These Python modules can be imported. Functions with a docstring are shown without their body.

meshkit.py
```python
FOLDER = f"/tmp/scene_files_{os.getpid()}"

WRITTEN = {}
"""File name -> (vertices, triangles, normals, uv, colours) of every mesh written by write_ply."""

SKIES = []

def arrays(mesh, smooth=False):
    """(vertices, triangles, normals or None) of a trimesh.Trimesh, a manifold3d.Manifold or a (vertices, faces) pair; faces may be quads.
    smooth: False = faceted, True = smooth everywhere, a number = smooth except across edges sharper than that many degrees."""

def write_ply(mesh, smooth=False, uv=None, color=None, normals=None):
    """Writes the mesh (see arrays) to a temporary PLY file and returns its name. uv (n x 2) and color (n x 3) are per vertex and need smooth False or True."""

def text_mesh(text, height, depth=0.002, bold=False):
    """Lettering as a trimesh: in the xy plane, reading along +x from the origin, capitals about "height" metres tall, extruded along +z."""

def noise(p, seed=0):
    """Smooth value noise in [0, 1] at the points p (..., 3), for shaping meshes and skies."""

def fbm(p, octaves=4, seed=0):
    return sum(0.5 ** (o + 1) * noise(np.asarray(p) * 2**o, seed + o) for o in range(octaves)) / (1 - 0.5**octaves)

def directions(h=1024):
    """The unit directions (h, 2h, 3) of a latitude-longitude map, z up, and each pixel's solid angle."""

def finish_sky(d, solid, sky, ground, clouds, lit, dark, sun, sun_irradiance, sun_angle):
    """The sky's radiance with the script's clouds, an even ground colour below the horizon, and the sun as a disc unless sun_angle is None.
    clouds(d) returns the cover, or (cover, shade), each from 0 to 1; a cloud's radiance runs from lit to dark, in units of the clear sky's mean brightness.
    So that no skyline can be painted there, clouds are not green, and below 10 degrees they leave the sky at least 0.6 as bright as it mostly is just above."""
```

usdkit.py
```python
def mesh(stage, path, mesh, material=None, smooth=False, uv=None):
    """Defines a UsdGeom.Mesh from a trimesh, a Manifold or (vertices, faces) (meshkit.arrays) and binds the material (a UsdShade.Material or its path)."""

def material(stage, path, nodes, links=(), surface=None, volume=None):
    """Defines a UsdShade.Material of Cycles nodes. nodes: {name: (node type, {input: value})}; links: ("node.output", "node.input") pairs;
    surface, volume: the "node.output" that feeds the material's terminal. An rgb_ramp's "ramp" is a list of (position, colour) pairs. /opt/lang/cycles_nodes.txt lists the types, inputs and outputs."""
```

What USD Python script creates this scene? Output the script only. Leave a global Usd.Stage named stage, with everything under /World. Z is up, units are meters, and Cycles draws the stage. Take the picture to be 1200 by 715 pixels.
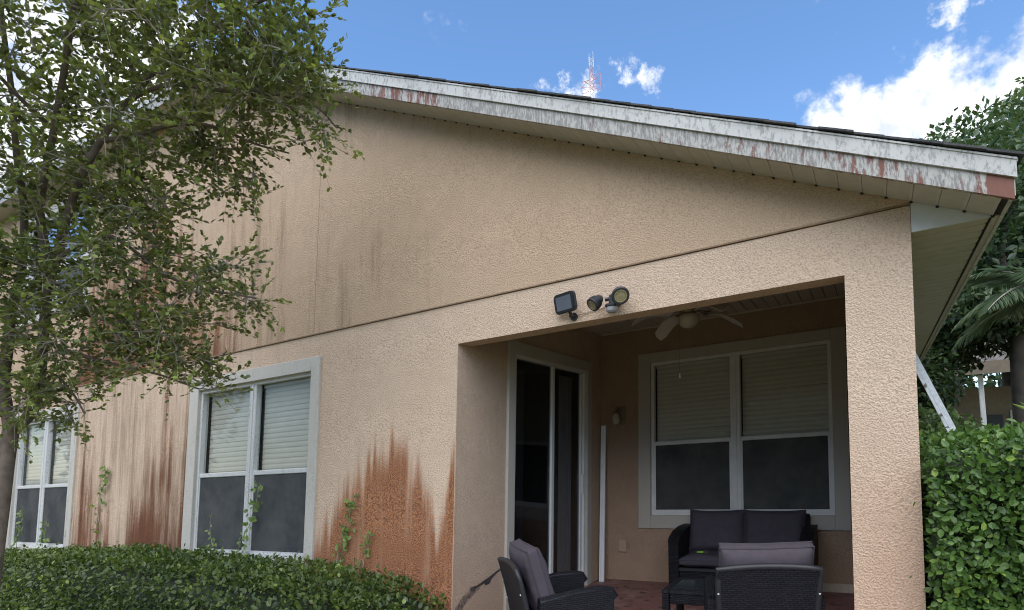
import math, numpy as np, trimesh, usdkit, meshkit
from pxr import Usd, UsdGeom, UsdLux, UsdShade, Gf, Sdf, Vt
from shapely.geometry import Polygon, box as sbox
from shapely.ops import unary_union

stage = Usd.Stage.CreateInMemory()
UsdGeom.SetStageUpAxis(stage, "Z")
UsdGeom.SetStageMetersPerUnit(stage, 1.0)
UsdGeom.Xform.Define(stage, "/World")
UsdGeom.Scope.Define(stage, "/World/Looks")
rng = np.random.default_rng(7)

# ---------------------------------------------------------------- camera
EYE = np.array([0.0, 0.0, 1.42])
CAM_R = np.array([0.8708711437152005, 0.49107445364564223, -0.020720328684956876])
CAM_U = np.array([0.05682854117289274, -0.05872696563061269, 0.9966552364865103])
CAM_F = np.array([-0.48821508370014494, 0.8691357917405397, 0.07905066453361213])
cam = UsdGeom.Camera.Define(stage, "/World/camera")
m = np.eye(4)
m[0, :3], m[1, :3], m[2, :3], m[3, :3] = CAM_R, CAM_U, -CAM_F, EYE
cam.AddTransformOp().Set(Gf.Matrix4d(m.tolist()))
cam.CreateHorizontalApertureAttr(36.0)
cam.CreateVerticalApertureAttr(36.0 * 610 / 1024)
cam.CreateFocalLengthAttr(687.45 / 1200 * 36)
cam.CreateHorizontalApertureOffsetAttr(-40.0 / 1200 * 36)
cam.CreateVerticalApertureOffsetAttr(126.67 / 1200 * 36)
cam.CreateClippingRangeAttr(Gf.Vec2f(0.05, 5000))
EXPOSURE = 1.5
cam.CreateExposureAttr(EXPOSURE)

# ---------------------------------------------------------------- sky and sun
SUN_EL, SUN_AZ = math.radians(56), math.radians(160)      # azimuth = atan2(x, y): behind the camera, high, veiled by bright cloud
SUN = np.array([math.sin(SUN_AZ) * math.cos(SUN_EL), math.cos(SUN_AZ) * math.cos(SUN_EL), math.sin(SUN_EL)])
SKY_STRENGTH, SUN_INTENSITY = 0.098, 0.40
CLOUDS = [((0.008, 0.887, 0.452), .055), ((0.057, 0.887, 0.446), .058), ((0.104, 0.885, 0.434), .056), ((0.150, 0.890, 0.430), .062), ((0.200, 0.872, 0.443), .052),
          ((-.030, .889, .455), .035), ((0.26, 0.86, 0.42), .06), ((-.298, .768, .567), .009), ((-.287, .775, .563), .011), ((-.274, .786, .555), .010), ((-.264, .793, .549), .012), ((-.374, .752, .543), .017), ((-.345, .764, .543), .019), ((-.405, .728, .553), .009),
          ((.114, .834, .54), .016), ((-.84, .28, .45), .13), ((-.78, .36, .49), .10), ((-.85, .1, .5), .14)]
sn, sl = {}, []
def N(name, kind, **kw):
    sn[name] = (kind, kw)
    return name
def L(a, b):
    sl.append((a, b))
N("tc", "texture_coordinate")
N("sky", "sky_texture", sky_type="single_scattering", sun_disc=False, sun_elevation=SUN_EL, sun_rotation=SUN_AZ, altitude=50.0, aerosol_density=0.35, ozone_density=2.5)
N("wob", "noise_texture", scale=17.0, detail=10.0, roughness=0.6)
L("tc.generated", "wob.vector")
N("wob2", "noise_texture", scale=42.0, detail=9.0, roughness=0.66)
L("tc.generated", "wob2.vector")
for kind_, noise_, amp_, lo_, hi_, most in (("big", "wob", -4.6, 1.35, 0.30, 1.0), ("small", "wob2", -7.0, 1.55, -.35, 0.9)):
    prev = None
    for i, (c, r) in enumerate(CLOUDS):
        if (r < .03) != (kind_ == "small"):
            continue
        N(f"d{i}", "vector_math", math_type="distance", vector2=c)
        N(f"g{i}", "math", math_type="divide", value2=r)
        L("tc.generated", f"d{i}.vector1"); L(f"d{i}.value", f"g{i}.value1")
        if prev:
            N(f"m{i}", "math", math_type="minimum")
            L(prev, f"m{i}.value1"); L(f"g{i}.value", f"m{i}.value2")
            prev = f"m{i}.value"
        else:
            prev = f"g{i}.value"
    N("amp_" + kind_, "math", math_type="multiply_add", value2=amp_, value3=-amp_ / 2)     # noise pulls the edge in and out
    L(noise_ + ".fac", f"amp_{kind_}.value1")
    N("edge_" + kind_, "math", math_type="add"); L(prev, f"edge_{kind_}.value1"); L(f"amp_{kind_}.value", f"edge_{kind_}.value2")
    N("cov_" + kind_, "map_range", range_type="smoothstep", from_min=lo_, from_max=hi_, to_min=0.0, to_max=most, clamp=True)
    L(f"edge_{kind_}.value", f"cov_{kind_}.value")
N("cov", "math", math_type="maximum"); L("cov_big.result", "cov.value1"); L("cov_small.result", "cov.value2")
# scattered cumulus over the rest of the sky
N("sep", "separate_xyz"); L("tc.generated", "sep.vector")
N("hz", "math", math_type="add", value2=0.25); L("sep.z", "hz.value1")
N("inv", "math", math_type="divide", value1=1.0); L("hz.value", "inv.value2")
N("proj", "vector_math", math_type="scale"); L("tc.generated", "proj.vector1"); L("inv.value", "proj.scale")
N("far", "noise_texture", scale=2.6, detail=8.0, roughness=0.6); L("proj.vector", "far.vector")
N("far2", "map_range", range_type="smoothstep", from_min=0.60, from_max=0.70, to_min=0.0, to_max=1.0, clamp=True); L("far.fac", "far2.value")
N("cmax", "math", math_type="maximum"); L("cov.value", "cmax.value1"); L("far2.result", "cmax.value2")
N("shade", "noise_texture", scale=24.0, detail=6.0, roughness=0.6); L("tc.generated", "shade.vector")
N("ccol", "rgb_ramp", ramp=[(0.34, (3.1, 3.35, 3.8)), (0.50, (4.3, 4.4, 4.6)), (0.64, (5.2, 5.2, 5.2))]); L("shade.fac", "ccol.fac")
N("skyc", "mix_color", blend_type="mix", use_clamp=False)
N("sat", "hsv", saturation=1.12, value=1.0); L("sky.color", "sat.color")
L("cmax.value", "skyc.fac"); L("sat.color", "skyc.a"); L("ccol.color", "skyc.b")
N("bg", "background_shader", strength=SKY_STRENGTH); L("skyc.result", "bg.color")
sky_mat = usdkit.material(stage, "/World/Looks/sky_material", sn, sl, surface="bg.background")
dome = UsdLux.DomeLight.Define(stage, "/World/sky")
UsdShade.MaterialBindingAPI.Apply(dome.GetPrim()).Bind(sky_mat)
dome.GetPrim().SetCustomDataByKey("kind", "structure")
sun = UsdLux.DistantLight.Define(stage, "/World/sun")
sun.CreateNormalizeAttr(True) if hasattr(sun, "CreateNormalizeAttr") else None
sun.GetPrim().CreateAttribute("inputs:normalize", Sdf.ValueTypeNames.Bool).Set(True)
sun.CreateIntensityAttr(SUN_INTENSITY)
sun.CreateAngleAttr(85.0)
sun.CreateColorAttr(Gf.Vec3f(1.0, 0.95, 0.87))
zax = SUN / np.linalg.norm(SUN)
xax = np.cross([0, 0, 1.0], zax); xax /= np.linalg.norm(xax)
m = np.eye(4); m[0, :3], m[1, :3], m[2, :3] = xax, np.cross(zax, xax), zax
sun.AddTransformOp().Set(Gf.Matrix4d(m.tolist()))

# ---------------------------------------------------------------- helpers
# The old house has settled a little: its own axes lean by a degree or so. Everything fixed to it is written in house coordinates
# (x right along the gable wall, y into the house, z up, origin at the foot of the porch pillar's outer corner).
HOUSE_O = np.array([0.145, 3.38, 0.155])
HOUSE_M = np.array([[0.99963, -0.00049, 0.02724], [0.0, 0.99989, 0.01514], [0.02726, 0.01515, 0.99951]])
def h2w(p):
    return HOUSE_O + np.asarray(p, float) @ HOUSE_M.T

used = {}
def numbered(parent, name):
    k = used.get((parent, name), 0)
    used[(parent, name)] = k + 1
    return f"{parent}/{name}" + (f"_{k:03d}" if k else "")

def tag(prim, label=None, category=None, group=None, kind=None):
    p = prim.GetPrim() if hasattr(prim, "GetPrim") else prim
    for k, v in (("label", label), ("category", category), ("group", group), ("kind", kind)):
        if v:
            p.SetCustomDataByKey(k, v)
    return p

def thing(name, loc=(0, 0, 0), rot=None, label=None, category=None, group=None, kind=None):
    path = numbered("/World", name)
    x = UsdGeom.Xform.Define(stage, path)
    mm = np.eye(4); mm[3, :3] = loc
    if rot is not None:
        mm[:3, :3] = np.asarray(rot).T
    x.AddTransformOp().Set(Gf.Matrix4d(mm.tolist()))
    tag(x, label, category, group, kind)
    return path

def rz(deg):
    c, s = math.cos(math.radians(deg)), math.sin(math.radians(deg))
    return np.array([[c, -s, 0], [s, c, 0], [0, 0, 1.0]])

def part(parent, name, mesh, mat, smooth=False, var=None, kind=None, label=None):
    path = numbered(parent, name)
    g = usdkit.mesh(stage, path, mesh, mat, smooth=smooth)
    for k, v in (var or {}).items():
        UsdGeom.PrimvarsAPI(g).CreatePrimvar(k, Sdf.ValueTypeNames.FloatArray, "vertex").Set(Vt.FloatArray.FromNumpy(np.asarray(v, np.float32)))
    if kind or label:
        tag(g, label, kind=kind)
    return path

def copy_thing(src, name, loc, rot, label, category, group):
    path = numbered("/World", name)
    x = UsdGeom.Xform.Define(stage, path)
    x.GetPrim().GetReferences().AddInternalReference(src)
    mm = np.eye(4); mm[3, :3] = loc; mm[:3, :3] = np.asarray(rot).T
    op = x.GetOrderedXformOps()
    (op[0] if op else x.AddTransformOp()).Set(Gf.Matrix4d(mm.tolist()))
    tag(x, label, category, group)
    x.GetPrim().SetInstanceable(True)
    return path

cat = trimesh.util.concatenate
def bx(x0, x1, y0, y1, z0, z1):
    b = trimesh.creation.box([abs(x1 - x0), abs(y1 - y0), abs(z1 - z0)])
    b.apply_translation([(x0 + x1) / 2, (y0 + y1) / 2, (z0 + z1) / 2])
    return b
def prism_y(poly, y0, y1):
    """xz polygon extruded from y0 to y1"""
    e = trimesh.creation.extrude_polygon(Polygon(poly) if not hasattr(poly, "exterior") else poly, abs(y1 - y0), engine="earcut")
    v = e.vertices.copy()
    e.vertices = np.stack([v[:, 0], max(y0, y1) - v[:, 2], v[:, 1]], 1)
    return e
def prism_x(poly, x0, x1):
    """yz polygon extruded from x0 to x1"""
    e = trimesh.creation.extrude_polygon(Polygon(poly) if not hasattr(poly, "exterior") else poly, abs(x1 - x0), engine="earcut")
    v = e.vertices.copy()
    e.vertices = np.stack([min(x0, x1) + v[:, 2], v[:, 0], v[:, 1]], 1)
    return e
def sheet(poly, to3, size=None):
    if hasattr(poly, "geoms"):
        return trimesh.util.concatenate([sheet(g_, to3, size) for g_ in poly.geoms if hasattr(g_, "exterior") and g_.area > 1e-6])
    v, f = trimesh.creation.triangulate_polygon(poly, engine="earcut")
    keep = np.unique(f); v, f = v[keep], np.searchsorted(keep, f)
    v3 = np.column_stack([v, np.zeros(len(v))])
    if size:
        v3, f = trimesh.remesh.subdivide_to_size(v3, f, size, max_iter=20)
    v3 = np.asarray(v3)
    t = trimesh.Trimesh(np.array([to3(a, b) for a, b in v3[:, :2]]) if not size else to3(v3[:, 0], v3[:, 1]), f, process=False)
    if size:
        t.merge_vertices()
        t = trimesh.Trimesh(np.asarray(t.vertices), np.asarray(t.faces), process=False)
    return t
def tube(points, radii, sides=6, cap=True):
    p = np.asarray(points, float)
    r = np.broadcast_to(np.asarray(radii, float), (len(p),))
    t = np.gradient(p, axis=0); t /= np.linalg.norm(t, axis=1, keepdims=True) + 1e-12
    a = np.cross(t, np.where(np.abs(t[:, 2:]) < .9, [0, 0, 1.], [1., 0, 0])); a /= np.linalg.norm(a, axis=1, keepdims=True) + 1e-12
    b = np.cross(t, a); ang = np.arange(sides) * 2 * np.pi / sides
    v = (p[:, None] + r[:, None, None] * (np.cos(ang)[None, :, None] * a[:, None] + np.sin(ang)[None, :, None] * b[:, None])).reshape(-1, 3)
    f = []
    for i in range(len(p) - 1):
        for j in range(sides):
            q = [i * sides + j, i * sides + (j + 1) % sides, (i + 1) * sides + (j + 1) % sides, (i + 1) * sides + j]
            f += [[q[0], q[1], q[2]], [q[0], q[2], q[3]]]
    if cap:
        for i in range(1, sides - 1):
            f.append([0, i + 1, i]); o = (len(p) - 1) * sides; f.append([o, o + i, o + i + 1])
    return trimesh.Trimesh(v, np.array(f), process=False)
def lathe(profile, sides=24):
    """(r, z) pairs turned about z"""
    pr = np.asarray(profile, float); n = len(pr); ang = np.arange(sides) * 2 * np.pi / sides
    v = np.stack([pr[:, None, 0] * np.cos(ang), pr[:, None, 0] * np.sin(ang), np.broadcast_to(pr[:, None, 1], (n, sides))], -1).reshape(-1, 3)
    f = []
    for i in range(n - 1):
        for j in range(sides):
            q = [i * sides + j, i * sides + (j + 1) % sides, (i + 1) * sides + (j + 1) % sides, (i + 1) * sides + j]
            f += [[q[0], q[1], q[2]], [q[0], q[2], q[3]]]
    return trimesh.Trimesh(v, np.array(f), process=False)
def orient(mesh, axis, at):
    """turns a mesh built along +z to point along axis, at a place"""
    z = np.asarray(axis, float); z /= np.linalg.norm(z)
    x = np.cross([0, 0, 1.0], z)
    x = np.array([1.0, 0, 0]) if np.linalg.norm(x) < 1e-6 else x / np.linalg.norm(x)
    R = np.stack([x, np.cross(z, x), z], 1)
    mesh = mesh.copy(); mesh.vertices = mesh.vertices @ R.T + np.asarray(at)
    return mesh
def bevel_box(x0, x1, y0, y1, z0, z1, r=0.004):
    pts = []
    for sx in (0, 1):
        for sy in (0, 1):
            for sz in (0, 1):
                for k in range(3):
                    q = [(x0, x1)[sx], (y0, y1)[sy], (z0, z1)[sz]]
                    for j, s in enumerate((sx, sy, sz)):
                        if j != k:
                            q[j] += r if s == 0 else -r
                    pts.append(q)
    return trimesh.convex.convex_hull(np.array(pts))
def hm(mesh):
    """house coordinates -> local to the house thing"""
    mesh = mesh.copy(); mesh.vertices = np.asarray(mesh.vertices) @ HOUSE_M.T
    return mesh

# ---------------------------------------------------------------- materials
def mat(name, nodes, links, surface):
    return usdkit.material(stage, f"/World/Looks/{name}", nodes, links, surface=surface)
def simple(name, color, rough=0.5, metal=0.0, spec=0.5, var=0.12, scale=9.0, bump=0.0, bscale=60.0):
    c = np.array(color)
    n = {"g": ("geometry", {}), "n": ("noise_texture", {"scale": scale, "detail": 5.0, "roughness": .6}),
         "r": ("rgb_ramp", {"ramp": [(0.3, tuple(c * (1 - var))), (0.7, tuple(c * (1 + var)))]}),
         "b": ("noise_texture", {"scale": bscale, "detail": 3.0}), "bu": ("bump", {"strength": bump, "distance": 0.004}),
         "p": ("principled_bsdf", {"roughness": rough, "metallic": metal, "specular_ior_level": spec})}
    l = [("g.position", "n.vector"), ("n.fac", "r.fac"), ("r.color", "p.base_color")]
    if bump:
        l += [("g.position", "b.vector"), ("b.fac", "bu.height"), ("bu.normal", "p.normal")]
    return mat(name, n, l, "p.BSDF")

def stucco(name, light, dark, bump=0.68):
    n = {"g": ("geometry", {}), "rust": ("attribute", {"attribute": "rust"}), "grime_shade": ("attribute", {"attribute": "grime_shade"}), "pink": ("attribute", {"attribute": "pink"}),
         "map": ("mapping", {"scale": (16.0, 16.0, 1.1)}), "st": ("noise_texture", {"scale": 1.0, "detail": 5.0, "roughness": .65}),
         "map2": ("mapping", {"scale": (45.0, 45.0, 3.0)}), "st2": ("noise_texture", {"scale": 1.0, "detail": 4.0, "roughness": .6}),
         "fine": ("noise_texture", {"scale": 105.0, "detail": 2.5, "roughness": .55}), "mid": ("noise_texture", {"scale": 5.0, "detail": 5.0, "roughness": .6}),
         "big": ("noise_texture", {"scale": 0.8, "detail": 3.0}),
         "base": ("rgb_ramp", {"ramp": [(0.3, dark), (0.7, light)]}),
         "pk": ("mix_color", {"blend_type": "mix", "b": (0.60, 0.40, 0.28)}),
         "a1": ("math", {"math_type": "multiply_add", "value2": .8, "value3": -.40}), "a2": ("math", {"math_type": "multiply_add", "value2": .55, "value3": -.275}), "a3": ("math", {"math_type": "multiply_add", "value2": 1.9, "value3": -.95}),
         "s1": ("math", {"math_type": "add"}), "s2": ("math", {"math_type": "add"}), "s3": ("math", {"math_type": "add"}),
         "rm": ("map_range", {"range_type": "smoothstep", "from_min": .22, "from_max": .90, "to_min": 0.0, "to_max": 0.95, "clamp": True}),
         "rc0": ("math", {"math_type": "multiply_add", "value2": .95, "value3": .03}), "rc1": ("math", {"math_type": "multiply_add", "value2": -.42}), "rcol": ("rgb_ramp", {"ramp": [(0.22, (0.11, 0.040, 0.018)), (0.38, (0.22, 0.080, 0.034)), (0.52, (0.38, 0.155, 0.068)), (0.70, (0.50, 0.27, 0.145))]}),
         "mr": ("map_range", {"from_min": .3, "from_max": .7, "to_min": .89, "to_max": 1.06}), "mm": ("mix_color", {"blend_type": "multiply", "fac": 1.0, "use_clamp": False}), "bst": ("map_range", {"from_min": .3, "from_max": .7, "to_min": .45, "to_max": 1.35}), "bmul": ("math", {"math_type": "multiply"}),
         "rmix": ("mix_color", {"blend_type": "mix"}),
         "t1": ("math", {"math_type": "add"}), "gm": ("map_range", {"range_type": "smoothstep", "from_min": .3, "from_max": .95, "to_min": 0.0, "to_max": 0.8, "clamp": True}),
         "gmix": ("mix_color", {"blend_type": "mix", "b": (0.165, 0.105, 0.06)}),
         "pit": ("map_range", {"from_min": .32, "from_max": .50, "to_min": .66, "to_max": 1.0, "clamp": True}), "pm": ("mix_color", {"blend_type": "multiply", "fac": 1.0}),
         "vo": ("noise_texture", {"scale": 62.0, "detail": 1.0}), "kd": ("map_range", {"range_type": "smoothstep", "from_min": .40, "from_max": .62, "to_min": 0.0, "to_max": .8, "clamp": True}), "bs": ("math", {"math_type": "multiply_add", "value2": 1.0}),
         "bu": ("bump", {"strength": bump, "distance": 0.007}), "p": ("principled_bsdf", {"roughness": .9, "specular_ior_level": .2})}
    l = [("g.position", x) for x in ("map.vector", "map2.vector", "fine.vector", "mid.vector", "big.vector", "vo.vector")] + [
        ("map.vector", "st.vector"), ("map2.vector", "st2.vector"), ("big.fac", "base.fac"), ("base.color", "pk.a"), ("pink.fac", "pk.fac"),
        ("st.fac", "a1.value1"), ("st2.fac", "a2.value1"), ("fine.fac", "a3.value1"), ("a1.value", "s1.value1"), ("a2.value", "s1.value2"), ("s1.value", "s2.value1"), ("a3.value", "s2.value2"),
        ("s2.value", "s3.value1"), ("rust.fac", "s3.value2"), ("s3.value", "rm.value"), ("fine.fac", "rc0.value1"), ("st.fac", "rc0.value2") if False else ("grime_shade.fac", "rc1.value1"), ("rc0.value", "rc1.value3"), ("rc1.value", "rcol.fac"), ("mid.fac", "mr.value"), ("mr.result", "mm.b"), ("mid.fac", "bst.value"), ("bst.result", "bmul.value2"),
        ("pk.result", "gmix.a"), ("s1.value", "t1.value1"), ("grime_shade.fac", "t1.value2"), ("t1.value", "gm.value"), ("gm.result", "gmix.fac"),
        ("gmix.result", "rmix.a"), ("rm.result", "rmix.fac"), ("rcol.color", "rmix.b"),
        ("fine.fac", "pit.value"), ("rmix.result", "pm.a"), ("pit.result", "pm.b"), ("pm.result", "mm.a"), ("mm.result", "p.base_color"),
        ("fine.fac", "kd.value"), ("kd.result", "bs.value1"), ("vo.fac", "bs.value3"), ("bs.value", "bmul.value1"), ("bmul.value", "bu.height"), ("bu.normal", "p.normal")]
    return mat(name, n, l, "p.BSDF")

M_stucco = stucco("stucco_lower", (0.645, 0.485, 0.355), (0.595, 0.438, 0.315))
M_stucco_up = stucco("stucco_upper", (0.555, 0.398, 0.268), (0.495, 0.350, 0.230))
M_porch_shaded = stucco("stucco_porch_shaded", (0.38, 0.265, 0.185), (0.335, 0.23, 0.158), bump=.45)  # same wall paint, darkened to put the porch shade into the colour
M_band = None
def weathered(name, base, specks, rustiness, thr=.56, streak=(22.0, 22.0, 3.0), spk=(75.0, 75.0, 75.0)):
    """painted trim with mildew specks and rusty runs; primvar rust adds more"""
    n = {"g": ("geometry", {}), "rust": ("attribute", {"attribute": "rust"}),
         "spm": ("mapping", {"scale": spk}), "sp": ("noise_texture", {"scale": 1.0, "detail": 5.0, "roughness": .68}), "map": ("mapping", {"scale": streak}), "st": ("noise_texture", {"scale": 1.0, "detail": 5.0, "roughness": .62}),
         "pat": ("noise_texture", {"scale": 1.7, "detail": 3.0}),
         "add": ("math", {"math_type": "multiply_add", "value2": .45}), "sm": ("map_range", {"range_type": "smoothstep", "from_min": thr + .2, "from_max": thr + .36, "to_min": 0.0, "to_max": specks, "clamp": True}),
         "m1": ("mix_color", {"a": base, "b": (0.10, 0.095, 0.09)}),
         "ra": ("math", {"math_type": "multiply_add", "value2": 1.0}), "rb": ("math", {"math_type": "multiply_add", "value2": .55}), "rm": ("map_range", {"range_type": "smoothstep", "from_min": .86 - rustiness, "from_max": 1.02 - rustiness, "to_min": 0.0, "to_max": .96, "clamp": True}),
         "m2": ("mix_color", {"b": (0.165, 0.058, 0.034)}),
         "bu": ("bump", {"strength": .25, "distance": .003}), "p": ("principled_bsdf", {"roughness": .6, "specular_ior_level": .35})}
    l = [("g.position", x) for x in ("spm.vector", "map.vector", "pat.vector")] + [("spm.vector", "sp.vector"), ("map.vector", "st.vector"), ("sp.fac", "add.value3"), ("st.fac", "add.value1"), ("add.value", "sm.value"), ("sm.result", "m1.fac"),
         ("st.fac", "ra.value1"), ("rust.fac", "ra.value3"), ("sp.fac", "rb.value1"), ("ra.value", "rb.value3"), ("rb.value", "rm.value"), ("m1.result", "m2.a"), ("rm.result", "m2.fac"), ("m2.result", "p.base_color"), ("sp.fac", "bu.height"), ("bu.normal", "p.normal")]
    return mat(name, n, l, "p.BSDF")
M_fascia = weathered("fascia_paint", (0.39, 0.37, 0.33), .58, -.08, thr=.43, streak=(26.0, 26.0, 5.0), spk=(85.0, 85.0, 22.0))
M_rake = weathered("rake_trim_paint", (0.47, 0.455, 0.42), .5, -.42, thr=.50, spk=(60.0, 60.0, 25.0))
M_trim = weathered("window_band_paint", (0.46, 0.43, 0.375), .4, -.40, thr=.55)
M_trimp = weathered("porch_band_paint", (0.40, 0.37, 0.32), .3, -.6, thr=.60)
M_alu = weathered("window_aluminium", (0.52, 0.52, 0.50), .55, -.42, thr=.545)
M_alup = simple("porch_window_aluminium", (0.60, 0.60, 0.585), .4, var=.06)
M_soffit = simple("soffit_vinyl", (0.385, 0.355, 0.30), .6, var=.08, scale=14, bump=.15, bscale=240)
M_ceiling = simple("porch_ceiling_vinyl", (0.48, 0.43, 0.37), .6, var=.08)
M_dark = simple("dark_gap", (0.02, 0.018, 0.015), .9)
M_bead = simple("joint_bead", (0.23, 0.15, 0.09), .85, var=.3, scale=25)
M_white = simple("white_plastic", (0.72, 0.73, 0.75), .45, var=.03)
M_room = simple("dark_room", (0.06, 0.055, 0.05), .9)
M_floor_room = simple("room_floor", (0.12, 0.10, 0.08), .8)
M_curtain = simple("grey_curtain", (0.58, 0.58, 0.53), .85)
M_blind = simple("blind_slats", (0.50, 0.50, 0.475), .55, var=.05)
M_blindp = simple("porch_blind_slats", (0.62, 0.61, 0.58), .55, var=.05)
M_screen = mat("insect_screen", {"g": ("geometry", {}), "n": ("noise_texture", {"scale": 3.5, "detail": 6.0, "roughness": .65}), "r": ("rgb_ramp", {"ramp": [(.35, (.046, .045, .041)), (.68, (.088, .084, .074))]}), "fr": ("map_range", {"from_min": .3, "from_max": .7, "to_min": .62, "to_max": .86}),
               "t": ("transparent_bsdf", {}), "d": ("principled_bsdf", {"roughness": .9, "specular_ior_level": .05}), "m": ("mix_closure", {})},
               [("g.position", "n.vector"), ("n.fac", "r.fac"), ("r.color", "d.base_color"), ("n.fac", "fr.value"), ("fr.result", "m.fac"), ("t.BSDF", "m.closure1"), ("d.BSDF", "m.closure2")], "m.closure")
def glass(name, base, tint=(1, 1, 1)):
    """a pane: mostly see-through, reflecting more at a slant (facing, so the same from both sides)"""
    return mat(name, {"f": ("layer_weight", {"blend": .5}), "pw": ("math", {"math_type": "power", "value2": 4.0}), "sc": ("math", {"math_type": "multiply_add", "value2": .42, "value3": base, "use_clamp": True}), "t": ("transparent_bsdf", {"color": tint}), "g": ("glossy_bsdf", {"roughness": .02, "color": (.95, .97, 1)}), "m": ("mix_closure", {})},
               [("f.facing", "pw.value1"), ("pw.value", "sc.value1"), ("sc.value", "m.fac"), ("t.BSDF", "m.closure1"), ("g.BSDF", "m.closure2")], "m.closure")
M_glass = glass("window_glass", .010, (.92, .92, .90))
M_glass_up = glass("upper_window_glass", .35, (.6, .65, .68))
M_glass_door = glass("door_glass", .03, (.66, .67, .70))
M_black = simple("black_housing", (0.018, 0.019, 0.021), .38, var=.1)
M_cell = simple("solar_cell", (0.11, 0.12, 0.145), .22, var=.1)
M_lens = simple("lamp_lens", (0.26, 0.22, 0.12), .25, var=.25, scale=70)
M_sensor = simple("sensor_dome", (0.30, 0.31, 0.33), .3)
M_fan = simple("fan_blade", (0.46, 0.42, 0.38), .5)
M_fanm = simple("fan_metal", (0.22, 0.17, 0.10), .4, metal=.4)
M_globe = simple("milk_glass", (0.40, 0.36, 0.29), .3, var=.04)
M_brass = simple("sconce_metal", (0.22, 0.17, 0.11), .4, metal=.3)
M_cover = simple("outlet_cover", (0.40, 0.28, 0.19), .7)
M_shingle = [simple(f"shingle_{k}", c, .95, var=.35, scale=130, bump=.5, bscale=220) for k, c in enumerate([(.05, .05, .052), (.065, .062, .06), (.042, .042, .045)])]
M_alum = simple("ladder_aluminium", (0.60, 0.62, 0.63), .42, metal=.35, var=.18, scale=30)
M_cush = simple("cushion_fabric", (0.072, 0.060, 0.070), .95, spec=.15, var=.10, scale=18, bump=.25, bscale=500)
M_cush_d = simple("loveseat_fabric", (0.060, 0.053, 0.066), .95, spec=.15, var=.10, scale=18, bump=.25, bscale=500)
M_pipe = simple("cushion_piping", (0.05, 0.043, 0.05), .9)
M_frame = simple("wicker_frame", (0.014, 0.014, 0.016), .5)
M_green = simple("green_tag", (0.25, 0.55, 0.04), .5)
M_tglass = simple("table_glass", (0.012, 0.016, 0.016), .12)
def wicker(name, mode):
    n = {"t": ("texture_coordinate", {}), "s": ("separate_xyz", {}), "u": ("math", {"math_type": "add"}), "c": ("combine_xyz", {}),
         "b": ("brick_texture", {"scale": 1.0, "brick_width": .042, "row_height": .0115, "mortar_size": .0022, "mortar_smooth": .6, "color1": (.011, .011, .014), "color2": (.019, .019, .023), "mortar": (.003, .003, .004)}),
         "bu": ("bump", {"strength": .9, "distance": .006, "invert": True}), "p": ("principled_bsdf", {"roughness": .5, "specular_ior_level": .2})}
    l = [("t.object", "s.vector"), ("c.vector", "b.vector"), ("b.color", "p.base_color"), ("b.fac", "bu.height"), ("bu.normal", "p.normal")]
    if mode == "side":
        l += [("s.x", "u.value1"), ("s.y", "u.value2"), ("u.value", "c.x"), ("s.z", "c.y")]
    else:
        l += [("s.x", "c.x"), ("s.y", "c.y")]
    return mat(name, n, l, "p.BSDF")
M_wick, M_wick_top = wicker("wicker_side", "side"), wicker("wicker_top", "top")
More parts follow.
